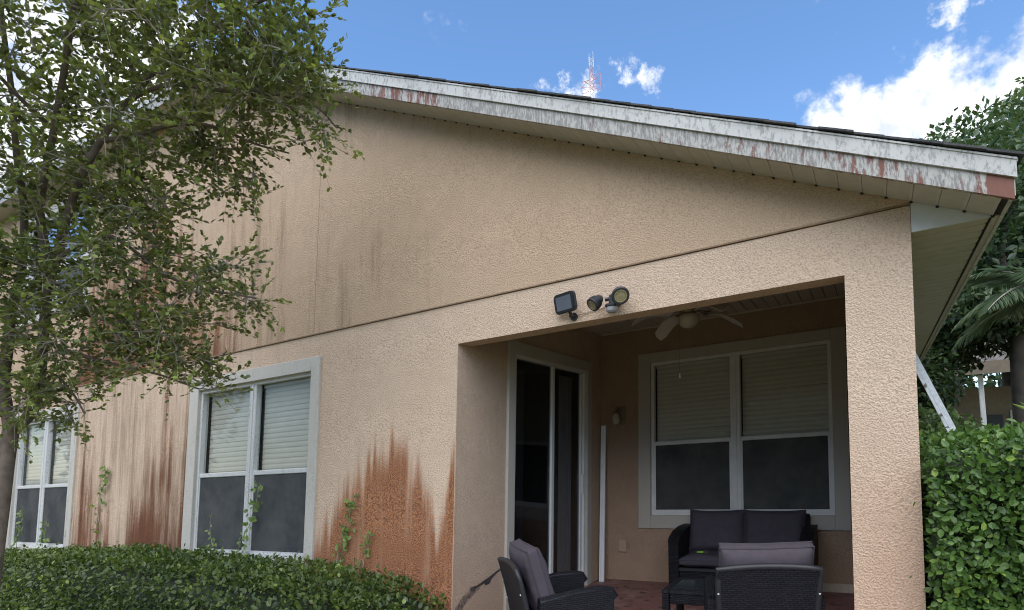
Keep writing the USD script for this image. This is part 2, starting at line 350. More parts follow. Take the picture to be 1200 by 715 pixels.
def leafmat(name, dark, light, rough=.38, trans=.35, yellow=None):
    n = {"a": ("attribute", {"attribute": "tint"}), "r": ("rgb_ramp", {"ramp": [(0.0, dark), (.9, light), (1.0, yellow or light)]}), "p": ("principled_bsdf", {"roughness": rough, "specular_ior_level": .5}),
         "h": ("hsv", {"hue": .49, "saturation": 1.1, "value": 1.5}), "t": ("translucent_bsdf", {}), "m": ("mix_closure", {"fac": trans})}
    l = [("a.fac", "r.fac"), ("r.color", "p.base_color"), ("r.color", "h.color"), ("h.color", "t.color"), ("p.BSDF", "m.closure1"), ("t.BSDF", "m.closure2")]
    return mat(name, n, l, "m.closure")
M_leaf_tree = leafmat("tree_leaves", (.075, .095, .028), (.245, .285, .068), yellow=(.34, .42, .09))
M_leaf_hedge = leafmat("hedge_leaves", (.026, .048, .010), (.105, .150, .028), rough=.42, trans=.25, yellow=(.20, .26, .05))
M_leaf_hedge_r = leafmat("side_hedge_leaves", (.032, .072, .014), (.125, .22, .04), rough=.45, trans=.25, yellow=(.24, .34, .06))
M_leaf_far = leafmat("far_leaves", (.024, .042, .014), (.080, .125, .036), trans=.2)
M_leaf_far_l = leafmat("pale_far_leaves", (.06, .09, .03), (.16, .215, .075), trans=.3)
M_leaf_bush = leafmat("bush_leaves", (.04, .07, .02), (.14, .2, .06), trans=.3)
M_leaf_vine = leafmat("vine_leaves", (.06, .10, .02), (.17, .24, .05), trans=.3)
M_frond = leafmat("palm_frond", (.05, .08, .035), (.15, .195, .095), trans=.2)
M_core = simple("hedge_core", (.016, .024, .010), .95, var=.4)
M_bark = simple("crepe_bark", (.135, .10, .075), .8, var=.45, scale=14, bump=.5, bscale=40)
M_twig = simple("twig_bark", (.30, .26, .215), .85, var=.35, scale=20)
M_bark_d = simple("dark_bark", (.075, .06, .045), .9, var=.4, scale=6, bump=.8, bscale=30)
M_tower_r = simple("mast_red", (.50, .20, .18), .6)
M_tower_w = simple("mast_white", (.55, .56, .60), .6)
M_far_wall = simple("far_house_wall", (.22, .175, .125), .9)  # colour lowered to carry the shade under its porch roof
M_far_roof = simple("far_house_roof", (.16, .14, .12), .95, var=.3, scale=6)
M_far_trim = simple("far_house_trim", (.62, .60, .55), .6)
M_far_dark = simple("far_house_opening", (.02, .02, .022), .3)
M_grass = mat("lawn_grass", {"g": ("geometry", {}), "n": ("noise_texture", {"scale": 1.2, "detail": 8.0, "roughness": .7}), "n2": ("noise_texture", {"scale": 60.0, "detail": 3.0}), "r": ("rgb_ramp", {"ramp": [(.3, (.12, .125, .055)), (.7, (.26, .23, .12))]}),
              "bu": ("bump", {"strength": .8, "distance": .03}), "p": ("principled_bsdf", {"roughness": .95, "specular_ior_level": .1})},
              [("g.position", "n.vector"), ("g.position", "n2.vector"), ("n.fac", "r.fac"), ("r.color", "p.base_color"), ("n2.fac", "bu.height"), ("bu.normal", "p.normal")], "p.BSDF")
M_slab = mat("red_floor_paint", {"g": ("geometry", {}), "n": ("noise_texture", {"scale": 3.2, "detail": 7.0, "roughness": .68}), "n2": ("noise_texture", {"scale": 9.0, "detail": 6.0, "roughness": .65}),
              "r": ("rgb_ramp", {"ramp": [(.36, (.20, .12, .10)), (.5, (.19, .085, .073)), (.66, (.27, .19, .165))]}), "d": ("map_range", {"range_type": "smoothstep", "from_min": .55, "from_max": .62, "to_min": 0.0, "to_max": .85, "clamp": True}),
              "m": ("mix_color", {"b": (.035, .025, .022)}), "p": ("principled_bsdf", {"roughness": .55, "specular_ior_level": .35})},
              [("g.position", "n.vector"), ("g.position", "n2.vector"), ("n.fac", "r.fac"), ("n2.fac", "d.value"), ("d.result", "m.fac"), ("r.color", "m.a"), ("m.result", "p.base_color")], "p.BSDF")

# ---------------------------------------------------------------- ground
g = usdkit.mesh(stage, "/World/lawn", (np.array([[-900, -900, 0], [900, -900, 0], [900, 900, 0], [-900, 900, 0]], float), np.array([[0, 1, 2], [0, 2, 3]])), M_grass)
tag(g, kind="structure")
slab = bx(-3.3, 0.05, -1.1, 2.578, -0.35, 0.0)
slab.vertices = h2w(slab.vertices)
g = usdkit.mesh(stage, "/World/patio_floor", slab, M_slab)
tag(g, kind="structure")

# ---------------------------------------------------------------- the house
HOUSE = thing("stucco_house", HOUSE_O, label="beige stucco house with a rust-stained gable wall and a recessed corner porch", category="house")
def hp(name, mesh, mat_, smooth=False, var=None, parent=HOUSE, kind=None, label=None):
    return part(parent, name, hm(mesh), mat_, smooth, var, kind, label)
SL, Z0 = -0.482, 2.525                       # the rake: soffit height over x
XTOP = -5.69                                 # left of this the eave is level
def soff(x):
    return np.where(np.asarray(x) > XTOP, Z0 + SL * np.asarray(x), Z0 + SL * XTOP)
XL, YB, DEEP, PORCH_D = -14.0, 9.0, -0.5, 2.58
OX0, OX1, OZ = -2.857, -0.304, 2.21          # porch opening
CEIL = 2.692

# --- stains: each has a shape of its own, given as the height of its ragged upper edge over x
R1 = np.array([(-4.42, .5), (-4.36, .7), (-4.17, .98), (-4.03, 1.16), (-3.89, 1.33), (-3.75, 1.39), (-3.61, 1.38), (-3.52, 1.45), (-3.39, 1.51), (-3.26, 1.4), (-3.13, 1.31), (-3.07, 1.08), (-3.01, .95), (-2.955, .98), (-2.93, 1.25), (-2.86, 1.45)])
R2 = np.array([(-7.45, .4), (-7.35, .95), (-7.22, 1.2), (-7.07, 1.35), (-6.9, 1.5), (-6.75, 1.35), (-6.6, 1.6), (-6.5, 1.2), (-6.38, 1.0), (-6.3, 1.5), (-6.25, .5)])
R3 = np.array([(-8.62, .5), (-8.56, .9), (-8.46, 1.15), (-8.43, 1.5), (-8.23, 1.3), (-8.0, 1.15), (-7.83, .95), (-7.7, .55)])
R4 = np.array([(-8.75, 2.5), (-8.7, 3.4), (-8.34, 3.75), (-7.9, 3.7), (-7.37, 3.85), (-7.0, 3.75), (-6.8, 3.6), (-6.44, 3.2), (-6.17, 2.95), (-5.85, 2.75), (-5.5, 2.5)])
def under_edge(x, z, edge, soft, ragged=.5):
    top = np.interp(x, edge[:, 0], edge[:, 1], left=-9, right=-9) + ragged * (meshkit.fbm(np.stack([x * 15, z * .35, np.full_like(x, 2.)], -1), 4, 13) - .5) + .22 * (meshkit.fbm(np.stack([x * 48, z * .6, np.full_like(x, 7.)], -1), 2, 17) - .5)
    return np.clip((top - z) / soft + .5, 0, 1)
def line(x, z, x0, z0, z1, w, amt):
    t = np.clip((z - z1) / (z0 - z1), 0, 1)
    inside = (z < z0 + .05) & (z > z1 - .15)
    return amt * np.exp(-((x - x0) / w) ** 2) * inside * np.clip((z0 + .05 - z) / .06, 0, 1) * np.clip((z - z1 + .15) / .2, 0, 1)
def wall_vars(x, z, upper):
    n1 = meshkit.fbm(np.stack([x * 9, z * .9, np.zeros_like(x)], -1), 4, 3)
    n3 = meshkit.fbm(np.stack([x * 26, z * .8, np.full_like(x, 4.0)], -1), 3, 8)
    n2 = meshkit.fbm(np.stack([x * 1.3, z * 1.1, np.zeros_like(x)], -1), 3, 5)
    rust = np.zeros_like(x)
    grime_shade = .12 + .25 * (n2 - .5)
    pink = np.zeros_like(x)
    if upper:
        rust += 1.1 * under_edge(x, z, R4, 1.8) * (0.55 + 1.3 * (.4 * n1 + .6 * n3 - .3)); grime_shade += .22 * under_edge(x, z, R4 + np.array([0, .6]), 1.6)
        for a in ((-4.81, 3.33, 2.7, .018, .42), (-4.85, 3.0, 2.5, .02, .3), (-5.85, 2.86, 2.5, .03, .5), (-5.3, 3.1, 2.7, .02, .25), (-3.16, 2.76, 2.6, .014, .5), (-7.05, 4.35, 3.3, .05, .65), (-6.85, 4.4, 3.4, .035, .6), (-6.63, 4.3, 3.5, .035, .55), (-7.25, 4.2, 3.3, .03, .5), (-6.4, 3.9, 3.2, .03, .4), (-4.0, 2.7, 2.5, .05, .22), (-3.8, 2.75, 2.5, .04, .2)):
            rust += line(x, z, *a)
        left = np.clip((-3.6 - x) / 1.4, 0, 1)
        grime_shade += .52 * left * np.clip((.45 * n1 + .55 * n3 - .33) * 2.4, 0, 1) + .16 * np.exp(-((x + 4.15) / .5) ** 2) * np.clip((n1 - .3) * 2, 0, 1)
        grime_shade += .25 * np.clip((x + 4.4) / .8, 0, 1) * np.exp(-((z - 3.0 - .0 * x) / .8) ** 2) * np.clip((n1 - .45) * 3, 0, 1) * (x < -2.6)
        grime_shade += .22 * np.exp(-(soff(x) - z) / .25)  # soffit shade painted into the wall colour, fading downwards
    else:
        rust += (1.05 + .9 * (n3 - .5)) * under_edge(x, z, R1 - np.array([0, .05]), .42, .30)
        rust += .90 * under_edge(x, z, R2, 1.1, .8) * (0.62 + .8 * (n3 - .3)) + .7 * np.exp(-((x + 7.05) / .22) ** 2) * np.clip((1.15 - z) / .5, 0, 1); grime_shade += .10 * under_edge(x, z, R2, .9)
        rust += 1.0 * under_edge(x, z, R3, 1.1, .7) * (0.62 + .8 * (n3 - .3))
        for a in ((-6.72, 2.4, 1.3, .06, .5), (-6.58, 2.3, 1.2, .04, .42), (-6.29, 2.4, .4, .03, .5), (-8.43, 2.0, 1.2, .03, .5), (-8.2, 1.9, 1.1, .03, .45), (-6.9, 1.9, 1.2, .03, .35)):
            rust += line(x, z, *a)
        grime_shade += np.clip((-4.3 - x) / 2.0, 0, 1) * (.28 + .22 * np.clip((.5 * n1 + .5 * n3 - .25) * 1.8, 0, 1))
        pink += .75 * np.clip((x + .5) / .3, 0, 1) * np.clip((1.6 - z) / .9, 0, 1)
        rust += .26 * np.clip((x + .4) / .2, 0, 1) * np.clip((.75 - z) / .6, 0, 1) * n2 * 1.4
        grime_shade += .3 * np.exp(-((x + .02) / .05) ** 2) * np.exp(-((z - .75) / .25) ** 2)
    return {"rust": rust, "grime_shade": grime_shade, "pink": pink}
def wall_sheet(name, poly, y, upper, size=.035):
    t = sheet(poly, lambda a, b: np.stack([a, np.full_like(a, y), b], -1), size)
    v = np.asarray(t.vertices)
    hp(name, t, M_stucco_up if upper else M_stucco, var=wall_vars(v[:, 0], v[:, 2], upper))

W2 = dict(x0=-6.26, x1=-4.33, z0=.455, z1=2.315, t=(.15, .11, .125, .12))     # trims: left, right, bottom, top
W1 = dict(x0=-10.46, x1=-8.62, z0=.43, z1=2.30, t=(.15, .13, .12, .12))
W3 = dict(x0=-10.62, x1=-8.56, z0=3.52, z1=5.06, t=(.14, .13, .12, .12))
WB = dict(x0=-2.41, x1=-.40, z0=.548, z1=2.405, t=(.135, .128, .135, .105))
def hole(w):
    return sbox(w["x0"] + .04, w["z0"] + .04, w["x1"] - .04, w["z1"] - .04)
JZ = 2.512
lower = sbox(XL, DEEP, 0, JZ - .004).difference(unary_union([hole(W1), hole(W2), sbox(OX0, DEEP - 1, OX1, OZ)]))
parts_l = [lower.intersection(sbox(XL, DEEP - 1, OX0, 9)), lower.intersection(sbox(OX0, DEEP - 1, 0, 9))]
for p_ in parts_l:
    wall_sheet("lower_wall", p_, 0.0, False)
up_edge = [(XL, JZ + .010), (0, JZ + .010), (0, Z0 + .02), (XTOP, float(soff(XTOP)) + .02), (XL, float(soff(XTOP)) + .02)]
upper = Polygon(up_edge).difference(hole(W3))
VJ = -4.435
wall_sheet("upper_wall", upper.intersection(sbox(VJ + .0022, 0, 1, 9)), -0.010, True)
wall_sheet("upper_wall", upper.intersection(sbox(XL, 0, VJ - .0022, 9)), -0.010, True, size=.05)
# joints: a metal bead at the bottom of the upper coat, recessed strips behind
hp("joint_bead", cat([bx(XL, 0, -.011, .004, JZ + .0005, JZ + .0095), ]), M_bead)
hp("joint_groove", cat([bx(XL, 0, .006, .02, JZ - .03, JZ + .03), bx(VJ - .02, VJ + .02, -.0065, .004, JZ + .02, 4.75)]), M_bead)
# pillar, beam, side walls
def flat(name, mesh, mat_=M_stucco):
    hp(name, mesh, mat_)
def qsheet(axis, val, a0, a1, b0, b1, holes=()):
    poly = sbox(a0, b0, a1, b1)
    for h_ in holes:
        poly = poly.difference(h_)
    fn = (lambda a, b: np.array([val, a, b])) if axis == 0 else ((lambda a, b: np.array([a, val, b])) if axis == 1 else (lambda a, b: np.array([a, b, val])))
    return sheet(poly, fn)
flat("pillar_side", qsheet(0, OX1, 0, .30, DEEP, CEIL))
flat("pillar_side", qsheet(1, .30, OX1, -.16, DEEP, CEIL))
flat("right_wall", qsheet(0, 0.0, 0, YB, DEEP, 2.5))
flat("beam_soffit", qsheet(2, OZ, OX0, OX1, 0, .155))
flat("beam_back", qsheet(1, .155, OX0, OX1, OZ, CEIL), M_porch_shaded)
flat("back_outer_wall", qsheet(1, YB, XL, 0, DEEP, 2.5))
flat("left_outer_wall", qsheet(0, XL, 0, YB, DEEP, 5.3))
# porch inside
D0, D1, DZ = .667, 2.30, 2.345
door_hole = sbox(D0 + .04, -.01, D1 - .04, DZ - .04)
lw = sheet(sbox(0, DEEP, PORCH_D, CEIL).difference(door_hole), lambda a, b: np.stack([np.full_like(a, OX0), a, b], -1), .04)
lv = np.asarray(lw.vertices)
smear = np.zeros(len(lv))
for (ya, za, yb_, zb, w_, amt) in ((.10, .36, .70, .49, .010, 1.1), (.30, .392, .52, .455, .018, 1.3), (.06, .30, .30, .41, .032, .75), (.02, .26, .16, .36, .03, .6)):
    d_ = np.array([yb_ - ya, zb - za]); t_ = np.clip(((lv[:, 1] - ya) * d_[0] + (lv[:, 2] - za) * d_[1]) / (d_ @ d_), 0, 1)
    smear = np.maximum(smear, amt * np.exp(-((np.hypot(lv[:, 1] - ya - t_ * d_[0], lv[:, 2] - za - t_ * d_[1]) / w_) ** 2)))
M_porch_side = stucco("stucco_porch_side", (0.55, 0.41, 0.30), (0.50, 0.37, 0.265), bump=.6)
hp("porch_side_wall", lw, M_porch_side, var={"rust": .4 * np.exp(-lv[:, 1] / .03) * (lv[:, 2] < 1.3), "grime_shade": .1 + np.zeros(len(lv)), "pink": np.zeros(len(lv))})
sm = lv[:, 1] < 0   # (kept for clarity: nothing of this sheet lies in front of the gable wall)
# the black scuff: a film of soot on the side wall, a stroke and a smudge
STROKE = [(.67, .477), (.55, .456), (.44, .427), (.33, .405), (.26, .392), (.26, .386), (.34, .394), (.39, .400), (.40, .381), (.46, .383), (.485, .415), (.56, .444), (.67, .468)]
SMUDGE = [(.36, .412), (.28, .398), (.22, .402), (.17, .372), (.10, .345), (.04, .30), (.012, .22), (.03, .19), (.08, .225), (.13, .285), (.19, .315), (.25, .345), (.31, .365), (.36, .395)]
def scuff(pts):
    return sheet(Polygon(pts).buffer(.003), lambda a, b: np.array([OX0 + .003, a, b]))
def soot(nm, lo_, hi_):
    return mat(nm, {"g": ("geometry", {}), "n": ("noise_texture", {"scale": 28.0, "detail": 6.0, "roughness": .7}), "r": ("map_range", {"from_min": .36, "from_max": .66, "to_min": lo_, "to_max": hi_, "clamp": True}), "t": ("transparent_bsdf", {}), "d": ("principled_bsdf", {"base_color": (.025, .023, .024), "roughness": .9}), "m": ("mix_closure", {})},
             [("g.position", "n.vector"), ("n.fac", "r.value"), ("r.result", "m.fac"), ("t.BSDF", "m.closure1"), ("d.BSDF", "m.closure2")], "m.closure")
hp("black_scuff", scuff(STROKE), soot("soot", .75, .97), label="sooty black scuff on the porch side wall")
hp("grey_smudge", scuff(SMUDGE), soot("soot_smudge", .0, .85), label="sooty smudge at the corner end of the scuff")
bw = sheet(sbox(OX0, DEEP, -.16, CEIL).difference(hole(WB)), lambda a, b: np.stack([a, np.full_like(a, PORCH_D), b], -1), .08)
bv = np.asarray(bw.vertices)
hp("porch_back_wall", bw, M_porch_shaded, var={"rust": np.zeros(len(bv)), "grime_shade": .05 + .75 * np.exp(-bv[:, 2] / .07) * np.exp(-((bv[:, 0] + .45) / .22) ** 2) + .1 * np.exp(-bv[:, 2] / .05), "pink": np.zeros(len(bv))})
flat("porch_right_wall", qsheet(0, -.16, .30, PORCH_D, DEEP, CEIL), M_porch_shaded)
hp("baseboard", bx(-.95, -.17, PORCH_D - .012, PORCH_D - .001, 0, .075), simple("base_strip", (.42, .36, .28), .8, var=.25))
k = 0
x = OX0
while x < -.17:                               # porch ceiling: vinyl planks running into the porch
    x1 = min(x + .1, -.162)
    hp("ceiling_plank", bevel_box(x + .0025, x1 - .0025, .157, PORCH_D - .002, CEIL, CEIL + .012, .004), M_ceiling)
    x = x1
hp("ceiling_backing", bx(OX0 - .02, -.14, .15, PORCH_D + .02, CEIL + .014, CEIL + .03), M_dark)
hp("ceiling_cove", cat([bx(OX0, -.162, PORCH_D - .018, PORCH_D - .003, CEIL - .016, CEIL - .001), bx(OX0 + .003, OX0 + .018, .157, PORCH_D - .02, CEIL - .016, CEIL - .001)]), M_ceiling)

# --- eaves
OV = .266
XR = .375
for i in range(60):
    xa = .33 - .108 * i
    xb = xa - .1058
    if xb < XTOP:
        break
    z_a, z_b = float(Z0 + SL * xa), float(Z0 + SL * xb)
    q = []
    for y0_, y1_ in ((-OV + .008, -.013),):
        pts = [(xa, z_a), (xa - .012, z_a - SL * .012 + .003), (xa - .052, z_a - SL * .052 - .0), (xb, z_b), (xb, z_b + .012), (xa, z_a + .012)]
        hp("rake_soffit_panel", prism_y(pts, y0_, y1_), M_soffit)
hp("rake_soffit_backing", prism_y([(XR, Z0 + SL * XR + .014), (XTOP, Z0 + SL * XTOP + .014), (XTOP, Z0 + SL * XTOP + .03), (XR, Z0 + SL * XR + .03)], -OV + .005, -.001), M_dark)
notch = []
for i in range(58):
    xa = .33 - .108 * i
    zc = Z0 + SL * xa
    c_ = trimesh.creation.cylinder(.0085, .006, sections=10); c_.vertices[:, 2] *= 1
    c_.apply_transform(trimesh.transformations.rotation_matrix(np.pi / 2, [1, 0, 0])); c_.apply_translation([xa, -.0155, zc - .001]); notch.append(c_)
hp("soffit_gap", cat(notch), M_dark, kind="stuff")
hp("level_soffit", bx(XL, XTOP, -OV + .008, -.012, float(soff(XTOP)), float(soff(XTOP)) + .012), M_soffit)
zt = float(soff(XTOP))
def fascia(lo, hi, y0_, y1_, mat_, name, xr):
    poly = [(xr, Z0 + SL * xr + lo), (XTOP, zt + lo), (XTOP, zt + hi), (xr, Z0 + SL * xr + hi)]
    mh = prism_y(poly, y0_, y1_)
    v0, f0 = trimesh.remesh.subdivide_to_size(mh.vertices, mh.faces, .04, max_iter=16)
    mh = trimesh.Trimesh(v0, f0, process=False)
    v = np.asarray(mh.vertices)
    n_ = meshkit.fbm(v * np.array([3., 3., 2.]), 3, 11)
    r_ = 0 * v[:, 0] + .16 * (n_ - .5) * 2
    if "board" in name:
        r_ = r_ + 1.3 * np.clip((v[:, 0] - .26 + .3 * (n_ - .5)) / .14, 0, 1) + .30 * np.exp(-((v[:, 0] + 3.3) / .5) ** 2) + .14 * np.exp(-((v[:, 0] + .35) / .7) ** 2) + .08 * np.exp(-((v[:, 0] + 1.2) / .5) ** 2)
    hp(name, mh, mat_, var={"rust": r_})
    ml = bx(XL, XTOP, y0_, y1_, zt + lo, zt + hi)
    hp(name, ml, mat_, var={"rust": np.zeros(len(ml.vertices))})
fascia(-.004, .094, -OV - .006, -OV + .016, M_fascia, "fascia_board", XR - .004)
fascia(.094, .176, -OV - .016, -OV + .012, M_rake, "rake_trim", XR + .006)
fascia(.090, .097, -OV - .019, -OV + .000, M_rake, "trim_lip", XR + .006)
fascia(.170, .179, -OV - .021, -OV + .010, M_rake, "drip_edge", XR + .008)
hp("fascia_seam", cat([prism_y([(xs_, Z0 + SL * xs_ - .003), (xs_ + .004, Z0 + SL * (xs_ + .004) - .003), (xs_ + .004, Z0 + SL * (xs_ + .004) + .092), (xs_, Z0 + SL * xs_ + .092)], -OV - .0075, -OV - .004) for xs_ in (-1.72, -4.1)]), M_bead)
# right eave
ze = 2.370
hp("eave_fascia", bx(XR - .016, XR, -OV - .002, YB + .2, ze - .012, ze + .135), M_rake, var={"rust": np.zeros(8)})
hp("eave_drip", bx(XR - .005, XR + .012, -OV - .014, YB + .2, ze + .135, ze + .15), M_rake, var={"rust": np.zeros(8)})
for i in range(66):
    y0_ = .0 + .112 * i
    hp("eave_soffit_panel", bevel_box(.002, XR - .052, y0_ + .004, y0_ + .108, ze, ze + .014, .010), M_soffit)
hp("eave_backing", bx(.0, XR - .012, .0, YB, ze + .013, ze + .025), M_dark)
hp("eave_channel", cat([bx(XR - .042, XR - .0175, -.003, YB, ze - .006, ze + .004)]), M_soffit)
tri = prism_y([(0.002, ze - .004), (.338, ze - .004), (.33, Z0 + SL * .33 + .004), (.002, Z0 + .01)], -.008, .004)
hp("soffit_end_board", tri, simple("end_board_paint", (.50, .50, .48), .6, var=.08))
# roof: shingle courses on the right slope, plain slopes where nothing can be told apart
TOPH = .182
cs = math.hypot(1, SL)
step = .142
x = XR + .03
i = 0
while x - step / cs > XTOP:
    xb = x - (step + .03) / cs
    jit = float(rng.uniform(-.006, .012))
    def rt(xx): return Z0 + SL * xx + TOPH
    lift = .006
    poly = [(x, rt(x) + .001 + .006), (x, rt(x) + .012 + lift), (xb, rt(xb) + .012 + .002), (xb, rt(xb) + .004)]
    hp("shingle_course", prism_y(poly, -OV - .028 - jit, YB + .3), M_shingle[i % 3])
    x -= step / cs
    i += 1
hp("roof_deck", prism_y([(XR, Z0 + SL * XR + .03), (XTOP, zt + .03), (XTOP, zt + TOPH - .004), (XR, Z0 + SL * XR + TOPH - .004)], -OV + .012, YB + .28), M_far_roof)
yr = (YB) / 2
zr = zt + TOPH - SL * (yr + OV)
xr_ = XTOP + (zr - zt - TOPH) / SL
P = np.array([[XTOP, -OV - .02, zt + TOPH], [XL - .3, -OV - .02, zt + TOPH], [XL - .3, yr, zr], [xr_, yr, zr], [XTOP, YB + .3, zt + TOPH], [XL - .3, YB + .3, zt + TOPH]])
hp("upper_roof", trimesh.Trimesh(P, [[0, 1, 2], [0, 2, 3], [0, 3, 4], [5, 4, 3], [5, 3, 2], [1, 5, 2]], process=False), M_shingle[0])
# dark rooms behind the openings
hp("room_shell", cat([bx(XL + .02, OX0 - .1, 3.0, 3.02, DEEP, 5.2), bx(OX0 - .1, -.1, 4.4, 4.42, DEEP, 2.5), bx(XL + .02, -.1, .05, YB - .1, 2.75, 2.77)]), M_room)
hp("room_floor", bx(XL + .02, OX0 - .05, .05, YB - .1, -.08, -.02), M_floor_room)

# --- windows
def window(name, w, y, glass_u, trim_mat, alu, blind, screen=True, blinds=True, rail=.47, slat_to=0.0, var_r=None):
    x0, x1, z0, z1 = w["x0"], w["x1"], w["z0"], w["z1"]
    tl, tr, tb, tt = w["t"]
    ix0, ix1, iz0, iz1 = x0 + tl, x1 - tr, z0 + tb, z1 - tt
    p1 = y + .05
    tm = []
    for (a, b, c, d, yy) in ((x0, ix0, z0, z1, .022), (ix1, x1, z0, z1, .022), (ix0, ix1, iz1, z1, .0235), (ix0, ix1, z0, iz0, .0235)):
        tm.append(bevel_box(a, b, y - yy, y + .06, c, d, .004))
    tmesh = cat(tm)
    if var_r:
        v0, f0 = trimesh.remesh.subdivide_to_size(tmesh.vertices, tmesh.faces, .06, max_iter=14)
        tmesh = trimesh.Trimesh(v0, f0, process=False)
    tv = np.asarray(tmesh.vertices)
    W = hp(name, tmesh, trim_mat, var={"rust": var_r(tv) if var_r else np.zeros(len(tv))})
    def sub(n, msh, mt, **k):
        mv = len(msh.vertices)
        return hp(n, msh, mt, parent=W, var={"rust": k.get("r", np.zeros(mv))})
    xm = (ix0 + ix1) / 2
    zm = iz0 + (iz1 - iz0) * rail
    f = .032
    sub("frame", cat([bx(ix0, ix0 + f, y + .012, y + .075, iz0, iz1), bx(ix1 - f, ix1, y + .012, y + .075, iz0, iz1), bx(ix0 + f, ix1 - f, y + .0125, y + .0745, iz1 - f, iz1), bx(ix0 + f, ix1 - f, y + .006, y + .0745, iz0, iz0 + f)]), alu)
    sub("mullion", cat([bevel_box(xm - .05, xm + .05, y + .010, y + .074, iz0 + f, iz1 - f, .006), bevel_box(xm - .012, xm + .012, y + .004, y + .0105, iz0 + f, iz1 - f, .002)]), alu)
    for sx0, sx1 in ((ix0 + f, xm - .05), (xm + .05, ix1 - f)):
        sub("meeting_rail", bevel_box(sx0, sx1, y + .014, y + .070, zm - .02, zm + .022, .005), alu)
        sub("upper_pane", bx(sx0, sx1, y + .056, y + .060, zm + .022, iz1 - f), glass_u)
        sub("lower_pane", bx(sx0, sx1, y + .040, y + .044, iz0 + f, zm - .02), M_glass)
        if screen:
            sc = bx(sx0, sx1, y + .024, y + .0255, iz0 + f, zm - .02)
            sub("insect_screen", sc, M_screen)
            sub("screen_frame", cat([bx(sx0, sx0 + .014, y + .018, y + .030, iz0 + f, zm - .02), bx(sx1 - .014, sx1, y + .018, y + .030, iz0 + f, zm - .02), bx(sx0 + .014, sx1 - .014, y + .0185, y + .0295, iz0 + f, iz0 + f + .022)]), alu)
        if blinds:
            zz = iz1 - f - .03
            sub("blind_head_rail", bx(sx0 + .004, sx1 - .004, y + .085, y + .125, zz, iz1 - f), blind)
            n_ = int((zz - (iz0 + f + .02)) / .0475)
            for j in range(n_):
                zc = zz - .025 - .0475 * j
                dz, dy = .024, .010
                jit = rng.uniform(-.0025, .0025)
                V = np.array([[sx0 + .006, y + .105 - dy, zc + dz], [sx1 - .006, y + .105 - dy, zc + dz + jit], [sx1 - .006, y + .096, zc + jit], [sx0 + .006, y + .096, zc], [sx0 + .006, y + .105 + dy, zc - dz], [sx1 - .006, y + .105 + dy, zc - dz + jit]])
                V[0:2, 1], V[2:4, 1], V[4:6, 1] = y + .107, y + .1015, y + .1025
                sub("blind_slat", trimesh.Trimesh(V, [[0, 3, 2], [0, 2, 1], [3, 4, 5], [3, 5, 2]], process=False), blind)
        else:
            sub("blind_panel", bx(sx0 + .004, sx1 - .004, y + .10, y + .105, iz0 + f, iz1 - f), blind)
    return W
def r_w2(v):
    n_ = meshkit.fbm(v * np.array([14., 14., 2.]), 3, 4)
    return .9 * (v[:, 0] < -6.09) * np.clip((1.9 - v[:, 2]) / 1.6, 0, 1) * (n_ - .08) + .9 * (v[:, 0] > -4.46) * np.clip((.85 - v[:, 2]) / .4, 0, 1) * n_ + .4 * (v[:, 2] < .6) * n_
window("window", W2, 0.0, M_glass, M_trim, M_alu, M_blind, var_r=r_w2)
window("window", W1, 0.0, M_glass, M_trim, M_alu, M_blind, var_r=lambda v: .7 * (v[:, 0] > -8.78) * meshkit.fbm(v * np.array([14., 14., 2.]), 3, 4))
window("window", W3, -.010, M_glass_up, M_trim, M_alu, M_blind, blinds=False, rail=.42)
window("window", WB, PORCH_D, M_glass, M_trimp, M_alup, M_blindp, rail=.462)

# --- sliding door (in the porch side wall, facing +x)
xw = OX0
DT = hp("sliding_door", cat([bevel_box(xw - .05, xw + .022, D0, D0 + .115, 0, DZ, .004), bevel_box(xw - .05, xw + .022, D1 - .10, D1, 0, DZ, .004), bevel_box(xw - .05, xw + .0235, D0 + .115, D1 - .10, DZ - .105, DZ, .004)]), M_trimp, var={"rust": np.zeros(72)})
def ds(n, msh, mt):
    hp(n, msh, mt, parent=DT, var={"rust": np.zeros(len(msh.vertices))})
y0_, y1_, zd = D0 + .115, D1 - .10, DZ - .105
ds("door_frame", cat([bx(xw - .07, xw - .006, y0_, y0_ + .03, .0, zd), bx(xw - .07, xw - .006, y1_ - .03, y1_, .0, zd), bx(xw - .0695, xw - .0065, y0_ + .03, y1_ - .03, zd - .03, zd), bx(xw - .0695, xw - .0065, y0_ + .03, y1_ - .03, .0, .03)]), M_alup)
ym = 1.50
ds("door_stile", cat([bevel_box(xw - .045, xw - .012, ym - .028, ym + .028, .03, zd - .03, .005)]), M_alup)
ds("door_stile", cat([bevel_box(xw - .06, xw - .028, y1_ - .075, y1_ - .03, .03, zd - .03, .005)]), M_alup)
ds("door_stile", cat([bevel_box(xw - .06, xw - .028, y0_ + .03, y0_ + .045, .03, zd - .03, .005)]), M_black)
ds("bottom_rail", bevel_box(xw - .045, xw - .02, y0_ + .045, ym - .028, .03, .10, .004), M_alup)
ds("door_pane", bx(xw - .036, xw - .030, y0_ + .045, ym - .028, .10, zd - .03), M_glass_door)
ds("door_pane", bx(xw - .048, xw - .042, ym + .028, y1_ - .075, .03, zd - .03), M_glass_door)
hpz = bevel_box(xw - .03, xw - .004, y1_ - .064, y1_ - .044, .95, 1.15, .004)
ds("handle", hpz, M_alup)
for j, yy in enumerate(np.arange(1.86, 2.13, .055)):
    c = bx(xw - .15 - .01 * (j % 2), xw - .145 - .01 * (j % 2), yy, yy + .062, .05, zd - .06)
    ds("curtain_strip", c, M_curtain)
